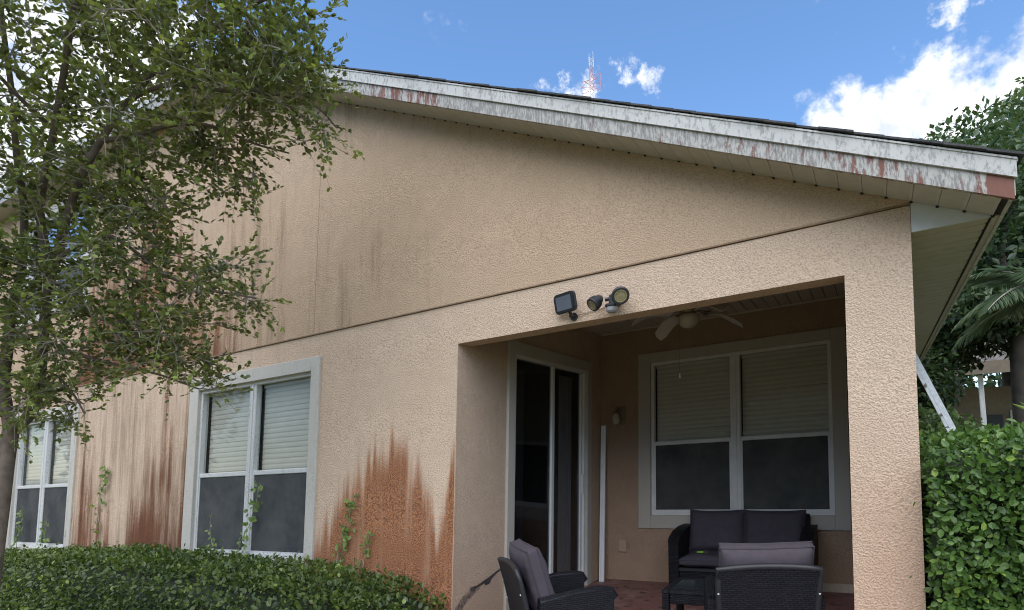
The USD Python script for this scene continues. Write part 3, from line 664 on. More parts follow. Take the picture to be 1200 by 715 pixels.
for j, yy in enumerate(np.arange(.80, 1.30, .085)):
    ds("curtain_strip", bx(xw - .22 - .012 * (j % 2), xw - .215 - .012 * (j % 2), yy, yy + .088, .05, zd - .06), M_room)
# outlet cover and little bits fixed to the house
hp("outlet_cover", cat([bevel_box(-2.64, -2.545, PORCH_D - .022, PORCH_D, .295, .425, .006), bx(-2.53, -2.522, PORCH_D - .02, PORCH_D - .004, .34, .38)]), M_cover)

# ---------------------------------------------------------------- things fixed to the house or standing on the porch
def hthing(name, at, rot=np.eye(3), **kw):
    return thing(name, h2w(at), HOUSE_M @ rot, **kw)
# solar panel of the security light
SP = hthing("solar_panel", (-1.925, 0, 2.335), label="small black solar panel on a bracket left of the twin floodlight", category="solar panel")
def tiltm(mesh):
    m_ = mesh.copy()
    a = math.radians(14); b = math.radians(-16)
    R1_ = np.array([[1, 0, 0], [0, math.cos(a), -math.sin(a)], [0, math.sin(a), math.cos(a)]])
    R2_ = np.array([[math.cos(b), -math.sin(b), 0], [math.sin(b), math.cos(b), 0], [0, 0, 1]])
    m_.vertices = m_.vertices @ (R2_ @ R1_).T + np.array([0, -.075, 0])
    return m_
def rounded_plate(w, h, r, t, bulge=0.0):
    s = sbox(-w / 2 + r, -h / 2 + r, w / 2 - r, h / 2 - r).buffer(r, quad_segs=5)
    return prism_y(s, -t / 2, t / 2)
part(SP, "housing", tiltm(cat([rounded_plate(.178, .130, .03, .022), rounded_plate(.163, .115, .025, .032)])), M_black)
pc = rounded_plate(.128, .090, .004, .003); pc.apply_translation([0, -.0170, 0])
part(SP, "cell_panel", tiltm(pc), M_cell)
part(SP, "bracket", cat([tube([(.02, -.065, -.05), (.03, -.05, -.078), (.03, -.02, -.085), (.03, 0, -.085)], .011, 8), orient(lathe([(0, 0), (.026, 0), (.026, .012), (0, .014)], 14), (0, -1, 0), (.03, 0, -.085)), orient(lathe([(0, -.012), (.012, -.012), (.012, .012), (0, .012)], 10), (1, 0, 0), (.03, -.045, -.083))]), M_black, smooth=40)
part(SP, "cable", tube([(.03, -.01, -.08), (.12, -.006, -.075), (.22, -.006, -.066), (.32, -.012, -.04)], .0022, 5), M_bead)
# twin floodlight
FL = hthing("floodlight", (-1.60, 0, 2.30), label="black twin-head motion floodlight mounted above the porch opening", category="floodlight")
part(FL, "mount", cat([orient(lathe([(0, 0), (.042, 0), (.042, .018), (.03, .03), (0, .03)], 20), (0, -1, 0), (0, 0, .0)), bevel_box(-.022, .022, -.075, -.02, -.032, .035, .008), tube([(-.015, -.06, .01), (-.045, -.075, .005)], .012, 8), tube([(.015, -.06, .02), (.04, -.075, .025)], .012, 8)]), M_black, smooth=40)
def head(at, axis, r, ln, nm):
    shell = lathe([(0, -ln), (.35 * r, -ln), (.62 * r, -.82 * ln), (.86 * r, -.45 * ln), (r, -.08 * ln), (r, 0), (.92 * r, .003), (.70 * r, .001), (.66 * r, -.008)], 26)
    ribs = [lathe([(r * q, -z_), (r * q + .003, -z_ - .002), (r * q + .003, -z_ - .006), (r * q, -z_ - .008)], 26) for q, z_ in ((.97, .16 * ln), (.92, .30 * ln), (.86, .44 * ln))]
    H_ = part(FL, "lamp_head", orient(cat([shell] + ribs), axis, at), M_black, smooth=35)
    part(H_, "lens", orient(lathe([(0, .001), (.40 * r, -.001), (.70 * r, -.003)], 24), axis, at), M_lens, smooth=30)
    part(H_, "reflector_ring", orient(lathe([(.62 * r, -.002), (.66 * r, .004), (.73 * r, .003)], 24), axis, at), M_lens, smooth=30)
head((.090, -.145, -.012), (.42, -.74, -.46), .054, .098, "a")
head((-.100, -.145, -.035), (-.42, -.62, -.62), .046, .086, "b")
part(FL, "sensor", cat([bevel_box(-.038, .038, -.10, -.03, -.050, -.026, .008)]), M_black)
part(FL, "sensor_dome", orient(lathe([(0, -.034), (.025, -.032), (.036, -.022), (.038, 0), (0, 0)], 18), (0, 0, 1), (0, -.065, -.050)), M_sensor, smooth=35)

# wall sconce on the back wall
SC = hthing("wall_lantern", (-2.62, PORCH_D, 1.755), label="small dark wall lantern with a glass shade on the porch back wall", category="lantern")
part(SC, "backplate", bevel_box(-.055, .06, -.022, 0, -.10, .105, .012), M_brass)
part(SC, "arm", tube([(.0, -.02, .06), (.0, -.07, .075), (-.01, -.105, .05), (-.012, -.11, .02)], .009, 8), M_brass, smooth=40)
part(SC, "shade", orient(lathe([(.018, .035), (.03, .02), (.043, -.02), (.045, -.06), (.030, -.088), (0, -.095)], 18), (0, 0, 1), (-.012, -.11, 0)), M_globe, smooth=40)
part(SC, "cap", orient(lathe([(0, .055), (.022, .05), (.036, .03), (.034, .018), (0, .02)], 16), (0, 0, 1), (-.012, -.11, 0)), M_brass, smooth=40)

# ceiling fan
FN = hthing("ceiling_fan", (-1.5, 1.3, CEIL - .028), label="brown ceiling fan with drooping blades and a milk-glass bowl light", category="ceiling fan")
part(FN, "motor", lathe([(0, .027), (.05, .027), (.05, 0), (.07, 0), (.075, -.03), (.10, -.06), (.115, -.10), (.11, -.15), (.07, -.175), (.06, -.20), (.066, -.215), (0, -.215)], 28), M_fanm, smooth=40)
part(FN, "light_bowl", lathe([(.072, -.215), (.086, -.225), (.088, -.25), (.078, -.29), (.05, -.315), (.02, -.325), (0, -.326)], 26), M_globe, smooth=60)
for k in range(4):
    a = math.radians(47 + 90 * k)
    n_ = 9
    V, F_ = [], []
    for side in (0.0, -.007):
        for i_ in range(n_ + 1):
            s_ = i_ / n_
            r_ = .15 + .36 * s_
            wdt = .044 + .016 * math.sin(s_ * math.pi * .8) - (.03 if i_ == n_ else 0)
            zc = -.20 + .018 * math.sin(s_ * 2.2) - .115 * s_ ** 2
            for sg in (-1, 1):
                V.append([r_ + (.0), sg * wdt, zc + sg * .016 + side])
    for base in (0, (n_ + 1) * 2):
        for i_ in range(n_):
            q = base + 2 * i_
            F_ += [[q, q + 2, q + 3], [q, q + 3, q + 1]] if base == 0 else [[q, q + 3, q + 2], [q, q + 1, q + 3]]
    o = (n_ + 1) * 2
    for i_ in range(n_):
        for e in (0, 1):
            q = 2 * i_ + e
            F_ += [[q, q + 2, q + 2 + o], [q, q + 2 + o, q + o]]
    q = 2 * n_; F_ += [[q, q + 1, q + 1 + o], [q, q + 1 + o, q + o]]
    b_ = trimesh.Trimesh(np.array(V), F_, process=False)
    b_.vertices = b_.vertices @ rz(math.degrees(a)).T
    bl = part(FN, "blade", b_, M_fan, smooth=35)
    ir = bx(.09, .20, -.02, .02, -.186, -.178); ir.vertices = ir.vertices @ rz(math.degrees(a)).T
    part(bl, "blade_iron", ir, M_fanm)
CH = part(FN, "pull_chain", tube([(-.045, -.10, -.2), (-.047, -.10, -.50), (-.047, -.10, -.70)], .0013, 4), M_fanm)
part(CH, "pull_knob", orient(lathe([(0, .02), (.004, .018), (.008, -.012), (.006, -.022), (0, -.024)], 10), (0, 0, 1), (-.047, -.10, -.72)), M_white, smooth=40)

# white board leaning in the corner
WBd = hthing("white_strip", (-2.775, 2.43, 0), label="long white plastic strip leaning in the corner beside the sliding door", category="strip")
st = bevel_box(-.028, .028, -.012, .012, 0, 1.665, .003)
v = st.vertices; v[:, 1] += .11 * v[:, 2] / 1.66; v[:, 0] -= .03 * v[:, 2] / 1.66
part(WBd, "board", st, M_white)
part(WBd, "ridge", (lambda q: (q.vertices.__setitem__((slice(None), 1), q.vertices[:, 1] + .11 * q.vertices[:, 2] / 1.66), q.vertices.__setitem__((slice(None), 0), q.vertices[:, 0] - .03 * q.vertices[:, 2] / 1.66), q)[2])(bevel_box(-.006, .006, -.017, -.0125, .01, 1.655, .002)), M_white)

# --- wicker furniture; local +x is the way it faces
def cushion(w, h, t, seed, pinch=.06, gusset=.35, n=26, m_=18):
    """a stuffed cushion: w along y, h along z, t along x, centred"""
    u = np.linspace(-1, 1, n); vv = np.linspace(-1, 1, m_)
    U, V_ = np.meshgrid(u, vv, indexing="ij")
    prof = (np.clip(1 - np.abs(U) ** 5, 0, 1) ** .5) * (np.clip(1 - np.abs(V_) ** 5, 0, 1) ** .5)
    th = t / 2 * (gusset + (1 - gusset) * prof)
    wob = meshkit.fbm(np.stack([U * 2.2, V_ * 2.2, np.full_like(U, seed)], -1), 3, seed) - .5
    Y = w / 2 * U * (1 - pinch * (1 - np.abs(V_) ** 2) * 0 - pinch * (np.abs(V_) < .99) * .4 * (1 - V_ ** 2))
    Z = h / 2 * V_ * (1 - pinch * .6 * (1 - U ** 2))
    fr = np.stack([th + .032 * wob * prof, Y, Z + .006 * wob], -1).reshape(-1, 3)
    bk = np.stack([-th + .032 * wob * prof, Y, Z + .006 * wob], -1).reshape(-1, 3)
    f = []
    for i_ in range(n - 1):
        for j in range(m_ - 1):
            a = i_ * m_ + j
            f += [[a, a + m_, a + m_ + 1], [a, a + m_ + 1, a + 1]]
    f = np.array(f); nn = n * m_
    rim = [i_ * m_ for i_ in range(n)] + [(n - 1) * m_ + j for j in range(1, m_)] + [i_ * m_ + m_ - 1 for i_ in range(n - 2, -1, -1)] + [j for j in range(m_ - 2, 0, -1)]
    e = []
    for a, b in zip(rim, rim[1:] + rim[:1]):
        e += [[a, b, b + nn], [a, b + nn, a + nn]]
    full = trimesh.Trimesh(np.vstack([fr, bk]), np.vstack([f, f[:, ::-1] + nn, np.array(e)]), process=False)
    trimesh.repair.fix_normals(full)
    pp = [tube(fr[rim + rim[:1]], .0045, 5, cap=False), tube(bk[rim + rim[:1]], .0045, 5, cap=False)]
    return full, cat(pp)
def place(mesh, lean=0.0, at=(0, 0, 0)):
    mesh = mesh.copy(); c, s = math.cos(lean), math.sin(lean)
    R = np.array([[c, 0, -s], [0, 1, 0], [s, 0, c]])
    mesh.vertices = mesh.vertices @ R.T + np.asarray(at)
    return mesh
def arm_poly(d0, d1, zr_, zf, floor=.05):
    """side outline of an arm: a slab with a rounded front top"""
    return Polygon([(d0, floor + .10), (d0 + .02, zr_), ((d0 + d1) / 2, (zr_ + zf) / 2 + .012), (d1 - .05, zf), (d1 - .015, zf - .008), (d1, zf - .035), (d1 - .012, floor)] + [(d1 - .07, floor), (d1 - .075, floor + .14), (d0 + .08, floor + .14), (d0 + .07, floor)])
def build_chair(name, at, ang, label, lean=.30):
    path = hthing(name, at, rz(ang), label=label, category="armchair", group="wicker armchairs on the porch")
    for s in (1, -1):
        y0_, y1_ = (.235, .31) if s > 0 else (-.31, -.235)
        ap = part(path, "arm", prism_y(arm_poly(-.27, .21, .49, .53).buffer(0), y0_, y1_), M_wick)
        top = tube([(-.25, s * .2725, .503), (0, s * .2725, .532), (.15, s * .2725, .533), (.192, s * .2725, .525), (.213, s * .2725, .49)], .0375, 8)
        top.vertices[:, 2] = top.vertices[:, 2] - .026
        part(ap, "arm_cap", top, M_wick_top, smooth=40)
        for xx in (-.235, .18):
            part(path, "leg", bevel_box(xx - .018, xx + .018, s * .2725 - .018, s * .2725 + .018, 0, .06, .004), M_frame)
    part(path, "seat_base", bevel_box(-.26, .20, -.234, .234, .16, .27, .008), M_wick)
    # the back: a slab that leans and curves, wider at the top
    n_ = 10; V = []
    for i_ in range(n_ + 1):
        s_ = i_ / n_
        z_ = .10 + .575 * s_
        xx = -.240 - .115 * s_ ** 1.6
        for yy in np.linspace(-1, 1, 9):
            V.append([xx - .015 * yy * yy, yy * (.238 + .024 * s_), z_ + .012 * (1 - yy * yy) * (s_ > .95)])
    V = np.array(V); Fq = []
    for i_ in range(n_):
        for j in range(8):
            a = i_ * 9 + j
            Fq += [[a, a + 1, a + 10], [a, a + 10, a + 9]]
    V2 = V + np.array([-.026, 0, 0]); nn = len(V)
    Fq = np.array(Fq)
    bkm = trimesh.Trimesh(np.vstack([V, V2]), np.vstack([Fq, Fq[:, ::-1] + nn]), process=False)
    bp = part(path, "backrest", bkm, M_wick, smooth=40)
    rimp = [V[i_ * 9] for i_ in range(n_ + 1)] + [V[n_ * 9 + j] for j in range(1, 9)] + [V[i_ * 9 + 8] for i_ in range(n_ - 1, -1, -1)]
    part(bp, "back_frame", tube(np.array(rimp) + np.array([-.013, 0, 0]), .0175, 8), M_frame, smooth=50)
    for s in (1, -1):
        for z_ in (.30, .42, .54):
            i_ = (z_ - .10) / .575
            sc_ = trimesh.creation.icosphere(1, .006); sc_.apply_translation([-.240 - .115 * i_ ** 1.6 - .044, s * (.238 + .024 * i_ + .002), z_])
            part(bp, "screw", sc_, M_alum)
    c1, p1 = cushion(.47, .47, .115, 3)
    q = part(path, "seat_cushion", place(c1, math.pi / 2, (.0, 0, .325)), M_cush, smooth=50)
    part(q, "piping", place(p1, math.pi / 2, (.0, 0, .325)), M_pipe, smooth=50)
    c2, p2 = cushion(.49, .44, .15, 8, gusset=.42)
    q = part(path, "back_cushion", place(c2, lean, (-.225, 0, .580)), M_cush, smooth=50)
    part(q, "piping", place(p2, lean, (-.225, 0, .580)), M_pipe, smooth=50)
    return path
C1 = dict(at=(-1.955, .02, 0), ang=45)
C2 = dict(at=(-.82, .34, 0), ang=107)
ch = build_chair("wicker_armchair", C1["at"], C1["ang"], "black wicker armchair seen from its side, in front of the sliding door")
copy_thing(ch, "wicker_armchair", h2w(C2["at"]), HOUSE_M @ rz(C2["ang"]), "black wicker armchair seen from behind, its grey cushion standing above the backrest", "armchair", "wicker armchairs on the porch")
# loveseat against the back wall
LV = hthing("loveseat", (-1.28, 2.22, 0), rz(-90), label="black wicker loveseat with two grey cushions under the porch window", category="loveseat")
for s in (1, -1):
    y0_, y1_ = (.515, .61) if s > 0 else (-.61, -.515)
    ap = part(LV, "arm", prism_y(Polygon([(-.25, .05), (-.25, .60), (-.05, .60), (.12, .578), (.24, .535), (.275, .50), (.262, .05)]), y0_, y1_), M_wick)
    part(ap, "arm_cap", prism_y(Polygon([(-.25, .601), (-.05, .601), (.12, .579), (.24, .536), (.277, .501), (.281, .507), (.243, .546), (.122, .589), (-.05, .611), (-.25, .611)]), y0_ - .004, y1_ + .004), M_wick_top)
    for xx in (-.22, .23):
        part(LV, "leg", bevel_box(xx - .018, xx + .018, s * .56 - .018, s * .56 + .018, 0, .05, .004), M_frame)
part(LV, "seat_base", bevel_box(-.25, .255, -.514, .514, .10, .27, .006), M_wick)
part(LV, "front_rail", bevel_box(.256, .268, -.514, .514, .245, .275, .004), M_frame)
part(LV, "backrest", place(bevel_box(-.02, .02, -.55, .55, .0, .46, .01), .12, (-.215, 0, .25)), M_wick)
for j, (yc, sd) in enumerate(((.262, 21), (-.262, 33))):
    c1, p1 = cushion(.52, .50, .12, sd, gusset=.3)
    q = part(LV, "seat_cushion", place(c1, math.pi / 2, (.01, yc, .325)), M_cush_d, smooth=50)
    part(q, "piping", place(p1, math.pi / 2, (.01, yc, .325)), M_pipe, smooth=50)
    c2, p2 = cushion(.53, .40, .17, sd + 4, pinch=.11, gusset=.12)
    q = part(LV, "back_cushion", place(c2, .26, (-.13, yc * .99, .555 + .004 * j)), M_cush_d, smooth=50)
    part(q, "piping", place(p2, .26, (-.13, yc * .99, .555 + .004 * j)), M_pipe, smooth=50)
GT = hthing("green_tag", (-1.635, 2.10, .392), rz(8), label="small bright green tag lying on the loveseat seat cushion", category="tag")
part(GT, "tag_body", bevel_box(-.030, .030, -.014, .014, 0, .012, .004), M_green)
part(GT, "tag_string", tube([(.030, 0, .006), (.05, .006, .005), (.064, -.002, .004)], .0015, 4), M_green)
# coffee table
TB = hthing("coffee_table", (-1.22, .83, 0), rz(2), label="low black wicker coffee table with a dark glass top", category="table")
tw, td, tz = .30, .21, .385
part(TB, "glass_top", bevel_box(-tw + .045, tw - .045, -td + .045, td - .045, tz - .014, tz - .004, .002), M_tglass)
for (a, b, c, d) in ((-tw, -tw + .05, -td, td), (tw - .05, tw, -td, td), (-tw + .05, tw - .05, -td, -td + .05), (-tw + .05, tw - .05, td - .05, td)):
    part(TB, "rim", bevel_box(a, b, c, d, tz - .03, tz, .006), M_wick_top)
    part(TB, "apron", bevel_box(a + .006, b - .006, c + .006, d - .006, tz - .095, tz - .031, .003), M_wick)
for sx in (-1, 1):
    for sy in (-1, 1):
        part(TB, "leg", bevel_box(sx * (tw - .026) - .024, sx * (tw - .026) + .024, sy * (td - .026) - .024, sy * (td - .026) + .024, 0, tz - .031, .005), M_wick)

# ladder leaning on the right-hand wall, its foot behind the side hedge
LD = hthing("ladder", (1.02, 3.0, -.12), label="silver aluminium ladder leaning against the right-hand wall behind the hedge", category="ladder")
foot, topv = np.array([0, 0, 0.0]), np.array([-1.00, 0, 2.56])
dirv = topv / np.linalg.norm(topv); nrm = np.array([dirv[2], 0, -dirv[0]])
def beam(a, b, w_, t_, yc):
    d_ = (b - a) / np.linalg.norm(b - a); q = np.array([d_[2], 0, -d_[0]])
    V = []
    for P_ in (a, b):
        for sx, sy in ((-1, -1), (1, -1), (1, 1), (-1, 1)):
            V.append(P_ + q * sx * w_ / 2 + np.array([0, yc + sy * t_ / 2, 0]))
    return trimesh.convex.convex_hull(np.array(V))
for yc in (0.0, .30):
    part(LD, "rail", beam(foot, topv * .97, .044, .022, yc), M_alum)
    part(LD, "foot_pad", beam(foot - dirv * .05, foot + dirv * .04, .10, .05, yc), M_black)
for j in range(8):
    p_ = topv * (.08 + .115 * j)
    part(LD, "rung", tube([p_ + np.array([0, .0, 0]), p_ + np.array([0, .30, 0])], .016, 8), M_alum)

# ---------------------------------------------------------------- leaves
OVAL = np.array([[0, 0, 0], [.30, .30, .07], [.68, .27, .06], [1.0, 0, -.03], [.68, -.27, .06], [.30, -.30, .07]])
OVAL_F = np.array([[0, 3, 2], [0, 2, 1], [0, 5, 4], [0, 4, 3]])
DIAM = np.array([[0, 0, 0], [.48, .30, .05], [1.0, 0, -.02], [.48, -.30, .05]])
DIAM_F = np.array([[0, 2, 1], [0, 3, 2]])
def leaf_frames(d, n):
    d = d / (np.linalg.norm(d, axis=1, keepdims=True) + 1e-9)
    s = np.cross(n, d); s /= np.linalg.norm(s, axis=1, keepdims=True) + 1e-9
    return d, s, np.cross(d, s)
def leaves(base, d, n, size, tint, shape="oval", width=1.0):
    T, TF = (OVAL, OVAL_F) if shape == "oval" else (DIAM, DIAM_F)
    d, s, nn = leaf_frames(d, n)
    size = np.broadcast_to(size, (len(base),))[:, None, None]
    v = base[:, None] + size * (T[None, :, 0:1] * d[:, None] + width * T[None, :, 1:2] * s[:, None] + T[None, :, 2:3] * nn[:, None])
    f = TF[None] + (np.arange(len(base)) * len(T))[:, None, None]
    return trimesh.Trimesh(v.reshape(-1, 3), f.reshape(-1, 3), process=False), np.repeat(tint, len(T))
def unit(r_, n):
    v = r_.normal(size=(n, 3)); return v / np.linalg.norm(v, axis=1, keepdims=True)
def foliage(parent, base, d, n, size, tint, material, shape="oval", width=1.0, singles=0, name="leaf"):
    """all leaves of a plant: the SINGLES that show largest are parts of their own, the rest one part"""
    size = np.broadcast_to(size, (len(base),)).copy()
    loc = np.array(UsdGeom.Xformable(stage.GetPrimAtPath(parent.split("/")[0] + "/" + "/".join(parent.split("/")[1:3]))).GetLocalTransformation().ExtractTranslation())
    order = np.arange(len(base))
    if singles:
        vis = size / np.linalg.norm(base - EYE, axis=1)
        order = np.argsort(-vis)
        for i_ in order[:singles]:
            mm, tt = leaves(base[i_:i_ + 1] - loc, d[i_:i_ + 1], n[i_:i_ + 1], size[i_:i_ + 1], tint[i_:i_ + 1], shape, width)
            part(parent, name, mm, material, var={"tint": tt})
        order = order[singles:]
    mm, tt = leaves(base[order] - loc, d[order], n[order], size[order], tint[order], shape, width)
    part(parent, "foliage", mm, material, var={"tint": tt}, kind="stuff")

# --- hedge along the gable wall (house coordinates, rounded top)
r_ = np.random.default_rng(21)
HX = np.array([-12.5, -9.1, -6.6, -4.4, -3.5, -3.06, -2.84, -2.72])
HZ = np.array([.44, .515, .63, .59, .53, .47, .35, .05])
def hedge(name, label, xs, zs, ya, yb, n, size, material, seed, group=None, singles=0, cell=.35, bump=.06, front=None):
    r_ = np.random.default_rng(seed)
    loc = h2w(((xs[0] + xs[-1]) / 2, (ya + yb) / 2, DEEP + .3))
    T_ = thing(name, loc, label=label, category="hedge", group=group)
    L_ = xs[-1] - xs[0]
    w_ = yb - ya
    x = r_.uniform(xs[0], xs[-1], n)
    s = r_.uniform(0, 1, n)
    top = np.interp(x, xs, zs)
    # cross-section: up the front, over a rounded shoulder, along the top
    ff = (top + .35) / (top + .35 + w_) if front is None else np.full(n, front)
    rr = .14
    nx = np.zeros((n, 3)); pos = np.zeros((n, 3))
    front = s < ff
    zf = -.35 + s / ff * (top + .35)
    tt_ = (s - ff) / (1 - ff)
    shoulder = np.clip((zf - (top - rr)) / rr, 0, 1)
    pos[:, 0] = x
    pos[:, 1] = np.where(front, ya + rr * (1 - np.sqrt(np.clip(1 - shoulder ** 2, 0, 1))) , ya + rr + tt_ * (w_ - rr))
    pos[:, 2] = np.where(front, zf, top)
    nx[:, 1] = np.where(front, -np.sqrt(np.clip(1 - shoulder ** 2, 0, 1)), 0)
    nx[:, 2] = np.where(front, shoulder, 1)
    lump = meshkit.fbm(pos / cell, 3, seed) - .5
    depth = r_.exponential(.035, n)
    pos += nx * (lump * bump * 2 - depth + .02)[:, None] + r_.normal(0, .012, (n, 3))
    ne = n // 18                                   # the ends
    e_ = r_.choice(n, ne, replace=False); lo_ = r_.random(ne) < .6
    pos[e_, 0] = np.where(lo_, xs[0], xs[-1]); pos[e_, 1] = r_.uniform(ya + .03, min(yb, ya + 1.2), ne); pos[e_, 2] = r_.uniform(-.3, 1, ne) * (np.where(lo_, zs[0], zs[-1]) - .02)
    nx[e_] = 0; nx[e_, 0] = np.where(lo_, -1, 1)
    stray = r_.random(n) < .02
    pos[stray] += nx[stray] * r_.uniform(.02, .09, (stray.sum(), 1))
    d = nx * .35 + unit(r_, n) * .8 + np.array([0, -.1, .15])
    nn_ = nx * 1.0 + unit(r_, n) * .75 + np.array([0, 0, .5])
    sz = size * r_.uniform(.45, 1.35, n)
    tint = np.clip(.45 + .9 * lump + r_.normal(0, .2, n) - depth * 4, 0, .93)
    tint[r_.random(n) < .035] = 1.0
    foliage(T_, h2w(pos), d @ HOUSE_M.T, nn_ @ HOUSE_M.T, sz, tint, material, singles=singles)
    # solid dark core, put in to close gaps and stand for inner shade
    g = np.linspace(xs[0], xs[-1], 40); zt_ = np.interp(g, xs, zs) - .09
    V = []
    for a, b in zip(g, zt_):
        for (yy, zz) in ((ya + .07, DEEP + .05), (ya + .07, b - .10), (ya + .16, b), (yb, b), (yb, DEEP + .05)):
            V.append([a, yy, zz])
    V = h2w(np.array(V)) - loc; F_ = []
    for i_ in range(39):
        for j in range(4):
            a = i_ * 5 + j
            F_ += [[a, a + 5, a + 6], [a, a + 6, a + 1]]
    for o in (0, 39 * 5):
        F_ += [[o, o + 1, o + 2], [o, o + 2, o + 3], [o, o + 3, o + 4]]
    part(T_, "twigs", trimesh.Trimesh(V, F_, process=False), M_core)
    return T_
hedge("hedge", "low clipped green hedge along the foot of the gable wall under the windows", HX, HZ, -.95, -.10, 52000, .038, M_leaf_hedge, 5, singles=150)
# hedge beside the house
HRX = np.array([.035, .12, .6, 1.3, 1.7]); HRZ = np.array([1.24, 1.30, 1.31, 1.31, 1.27])
hedge("hedge", "tall bright green hedge to the right of the porch pillar", HRX, HRZ, -.14, 7.5, 58000, .036, M_leaf_hedge_r, 9, singles=250, cell=.3, bump=.06, front=.42)

# --- vines climbing out of the hedge
def vine(label, pts, n, size, seed, y=-.03, spread=.03):
    r_ = np.random.default_rng(seed)
    p = np.array([[a, y + r_.normal(0, .004), b] for a, b in pts])
    t_ = np.linspace(0, len(p) - 1, 40)
    cx = np.stack([np.interp(t_, np.arange(len(p)), p[:, k_]) for k_ in range(3)], 1)
    cx[:, 0] += .008 * np.sin(np.linspace(0, 17 + seed, 40))
    loc = h2w(p[0])
    T_ = thing("climbing_vine", loc, label=label, category="vine", group=None)
    part(T_, "stem", tube(h2w(cx) - loc, np.linspace(.0035, .0015, 40), 5), M_twig)
    i_ = r_.integers(0, 40, n)
    base = cx[i_] + np.stack([r_.normal(0, spread, n), -np.abs(r_.normal(0, .012, n)), r_.normal(0, .02, n)], 1)
    d = np.stack([r_.normal(0, .7, n), r_.normal(-.15, .2, n), r_.normal(-.3, .5, n)], 1)
    nn_ = np.stack([r_.normal(0, .4, n), np.full(n, -1.0), r_.normal(.5, .3, n)], 1)
    foliage(T_, h2w(base), d, nn_, size * r_.uniform(.6, 1.2, n), np.clip(r_.normal(.6, .3, n), 0, 1), M_leaf_vine)
vine("yellow-green vine climbing the middle mullion of the nearer gable window", [(-5.36, .58), (-5.28, .72), (-5.18, .86), (-5.10, 1.0), (-5.09, 1.14), (-5.06, 1.25)], 46, .055, 2, spread=.035)
vine("short vine in front of the left lower pane of the nearer gable window", [(-5.75, .55), (-5.72, .70), (-5.78, .82), (-5.76, .98)], 18, .040, 3)
vine("green vine climbing up the big rust stain right of the window", [(-4.05, .50), (-3.99, .68), (-3.92, .80), (-3.90, .93), (-3.84, 1.10)], 60, .05, 4, spread=.03)
vine("thin vine on the rust stain nearest the porch corner", [(-3.74, .55), (-3.69, .70), (-3.66, .82)], 26, .04, 6, spread=.025)
vine("vine in front of the left lower pane of the far gable window", [(-9.95, .52), (-9.85, .80), (-9.80, 1.05)], 40, .055, 7, y=-.06, spread=.05)
vine("vine in front of the right lower pane of the far gable window", [(-9.20, .52), (-9.12, .72), (-9.10, .92)], 34, .055, 8, y=-.06, spread=.05)
vine("dark straggly vine on the wall between the two gable windows", [(-7.92, .50), (-7.88, .8), (-7.95, 1.05), (-7.85, 1.3), (-7.80, 1.5)], 60, .06, 9, spread=.06)

# ---------------------------------------------------------------- the tree in front of the gable (crepe myrtle)
LIMBS = [
    ([(-4.806, 1.522, 0.647), (-4.8, 1.548, 1.165), (-4.755, 1.547, 1.43), (-4.742, 1.566, 1.67)], (0.05, 0.044)),
    ([(-4.742, 1.566, 1.67), (-4.663, 1.625, 1.761), (-4.624, 1.645, 1.885), (-4.546, 1.638, 2.231), (-4.495, 1.627, 2.496), (-4.441, 1.589, 2.749), (-4.382, 1.532, 2.989), (-4.253, 1.494, 3.209), (-4.107, 1.473, 3.42), (-3.87, 1.425, 3.675), (-3.604, 1.369, 3.93), (-3.473, 1.327, 4.129)], (0.036, 0.012)),
    ([(-4.479, 1.618, 2.573), (-4.376, 1.617, 2.745), (-4.247, 1.62, 2.963), (-4.099, 1.617, 3.194), (-3.949, 1.636, 3.374), (-3.751, 1.697, 3.582), (-3.552, 1.755, 3.758), (-3.298, 1.805, 3.892), (-3.098, 1.906, 3.984), (-2.818, 2.031, 4.12)], (0.028, 0.009)),
    ([(-4.746, 1.55, 1.697), (-4.754, 1.517, 1.964), (-4.744, 1.527, 2.236), (-4.709, 1.525, 2.423), (-4.68, 1.55, 2.728), (-4.593, 1.521, 3.033), (-4.492, 1.44, 3.358), (-4.342, 1.335, 3.739), (-4.177, 1.23, 4.075)], (0.036, 0.012)),
    ([(-4.452, 1.616, 2.595), (-4.327, 1.616, 2.725), (-4.165, 1.681, 2.804), (-4.056, 1.769, 2.848), (-3.972, 1.9, 2.752), (-3.883, 2.036, 2.635), (-3.779, 2.195, 2.574), (-3.607, 2.443, 2.548)], (0.016, 0.006)),
    ([(-3.949, 1.636, 3.374), (-3.773, 1.736, 3.397), (-3.591, 1.88, 3.488), (-3.4, 2.001, 3.479), (-3.259, 2.188, 3.408), (-3.151, 2.35, 3.397)], (0.016, 0.005)),
    ([(-3.751, 1.697, 3.582), (-3.477, 1.79, 3.647), (-3.254, 1.96, 3.64), (-3.051, 2.152, 3.652), (-2.881, 2.324, 3.608), (-2.839, 2.451, 3.523)], (0.014, 0.005)),
    ([(-4.546, 1.638, 2.231), (-4.406, 1.757, 2.152), (-4.238, 1.924, 2.075), (-4.097, 2.113, 2.029), (-3.956, 2.287, 1.949)], (0.014, 0.005)),
    ([(-4.624, 1.645, 1.885), (-4.512, 1.678, 2.015), (-4.441, 1.758, 1.898), (-4.379, 1.806, 1.772)], (0.01, 0.005)),
    ([(-4.107, 1.473, 3.42), (-4.023, 1.315, 3.464), (-3.929, 1.138, 3.524), (-3.844, 0.951, 3.557)], (0.014, 0.006)),
]
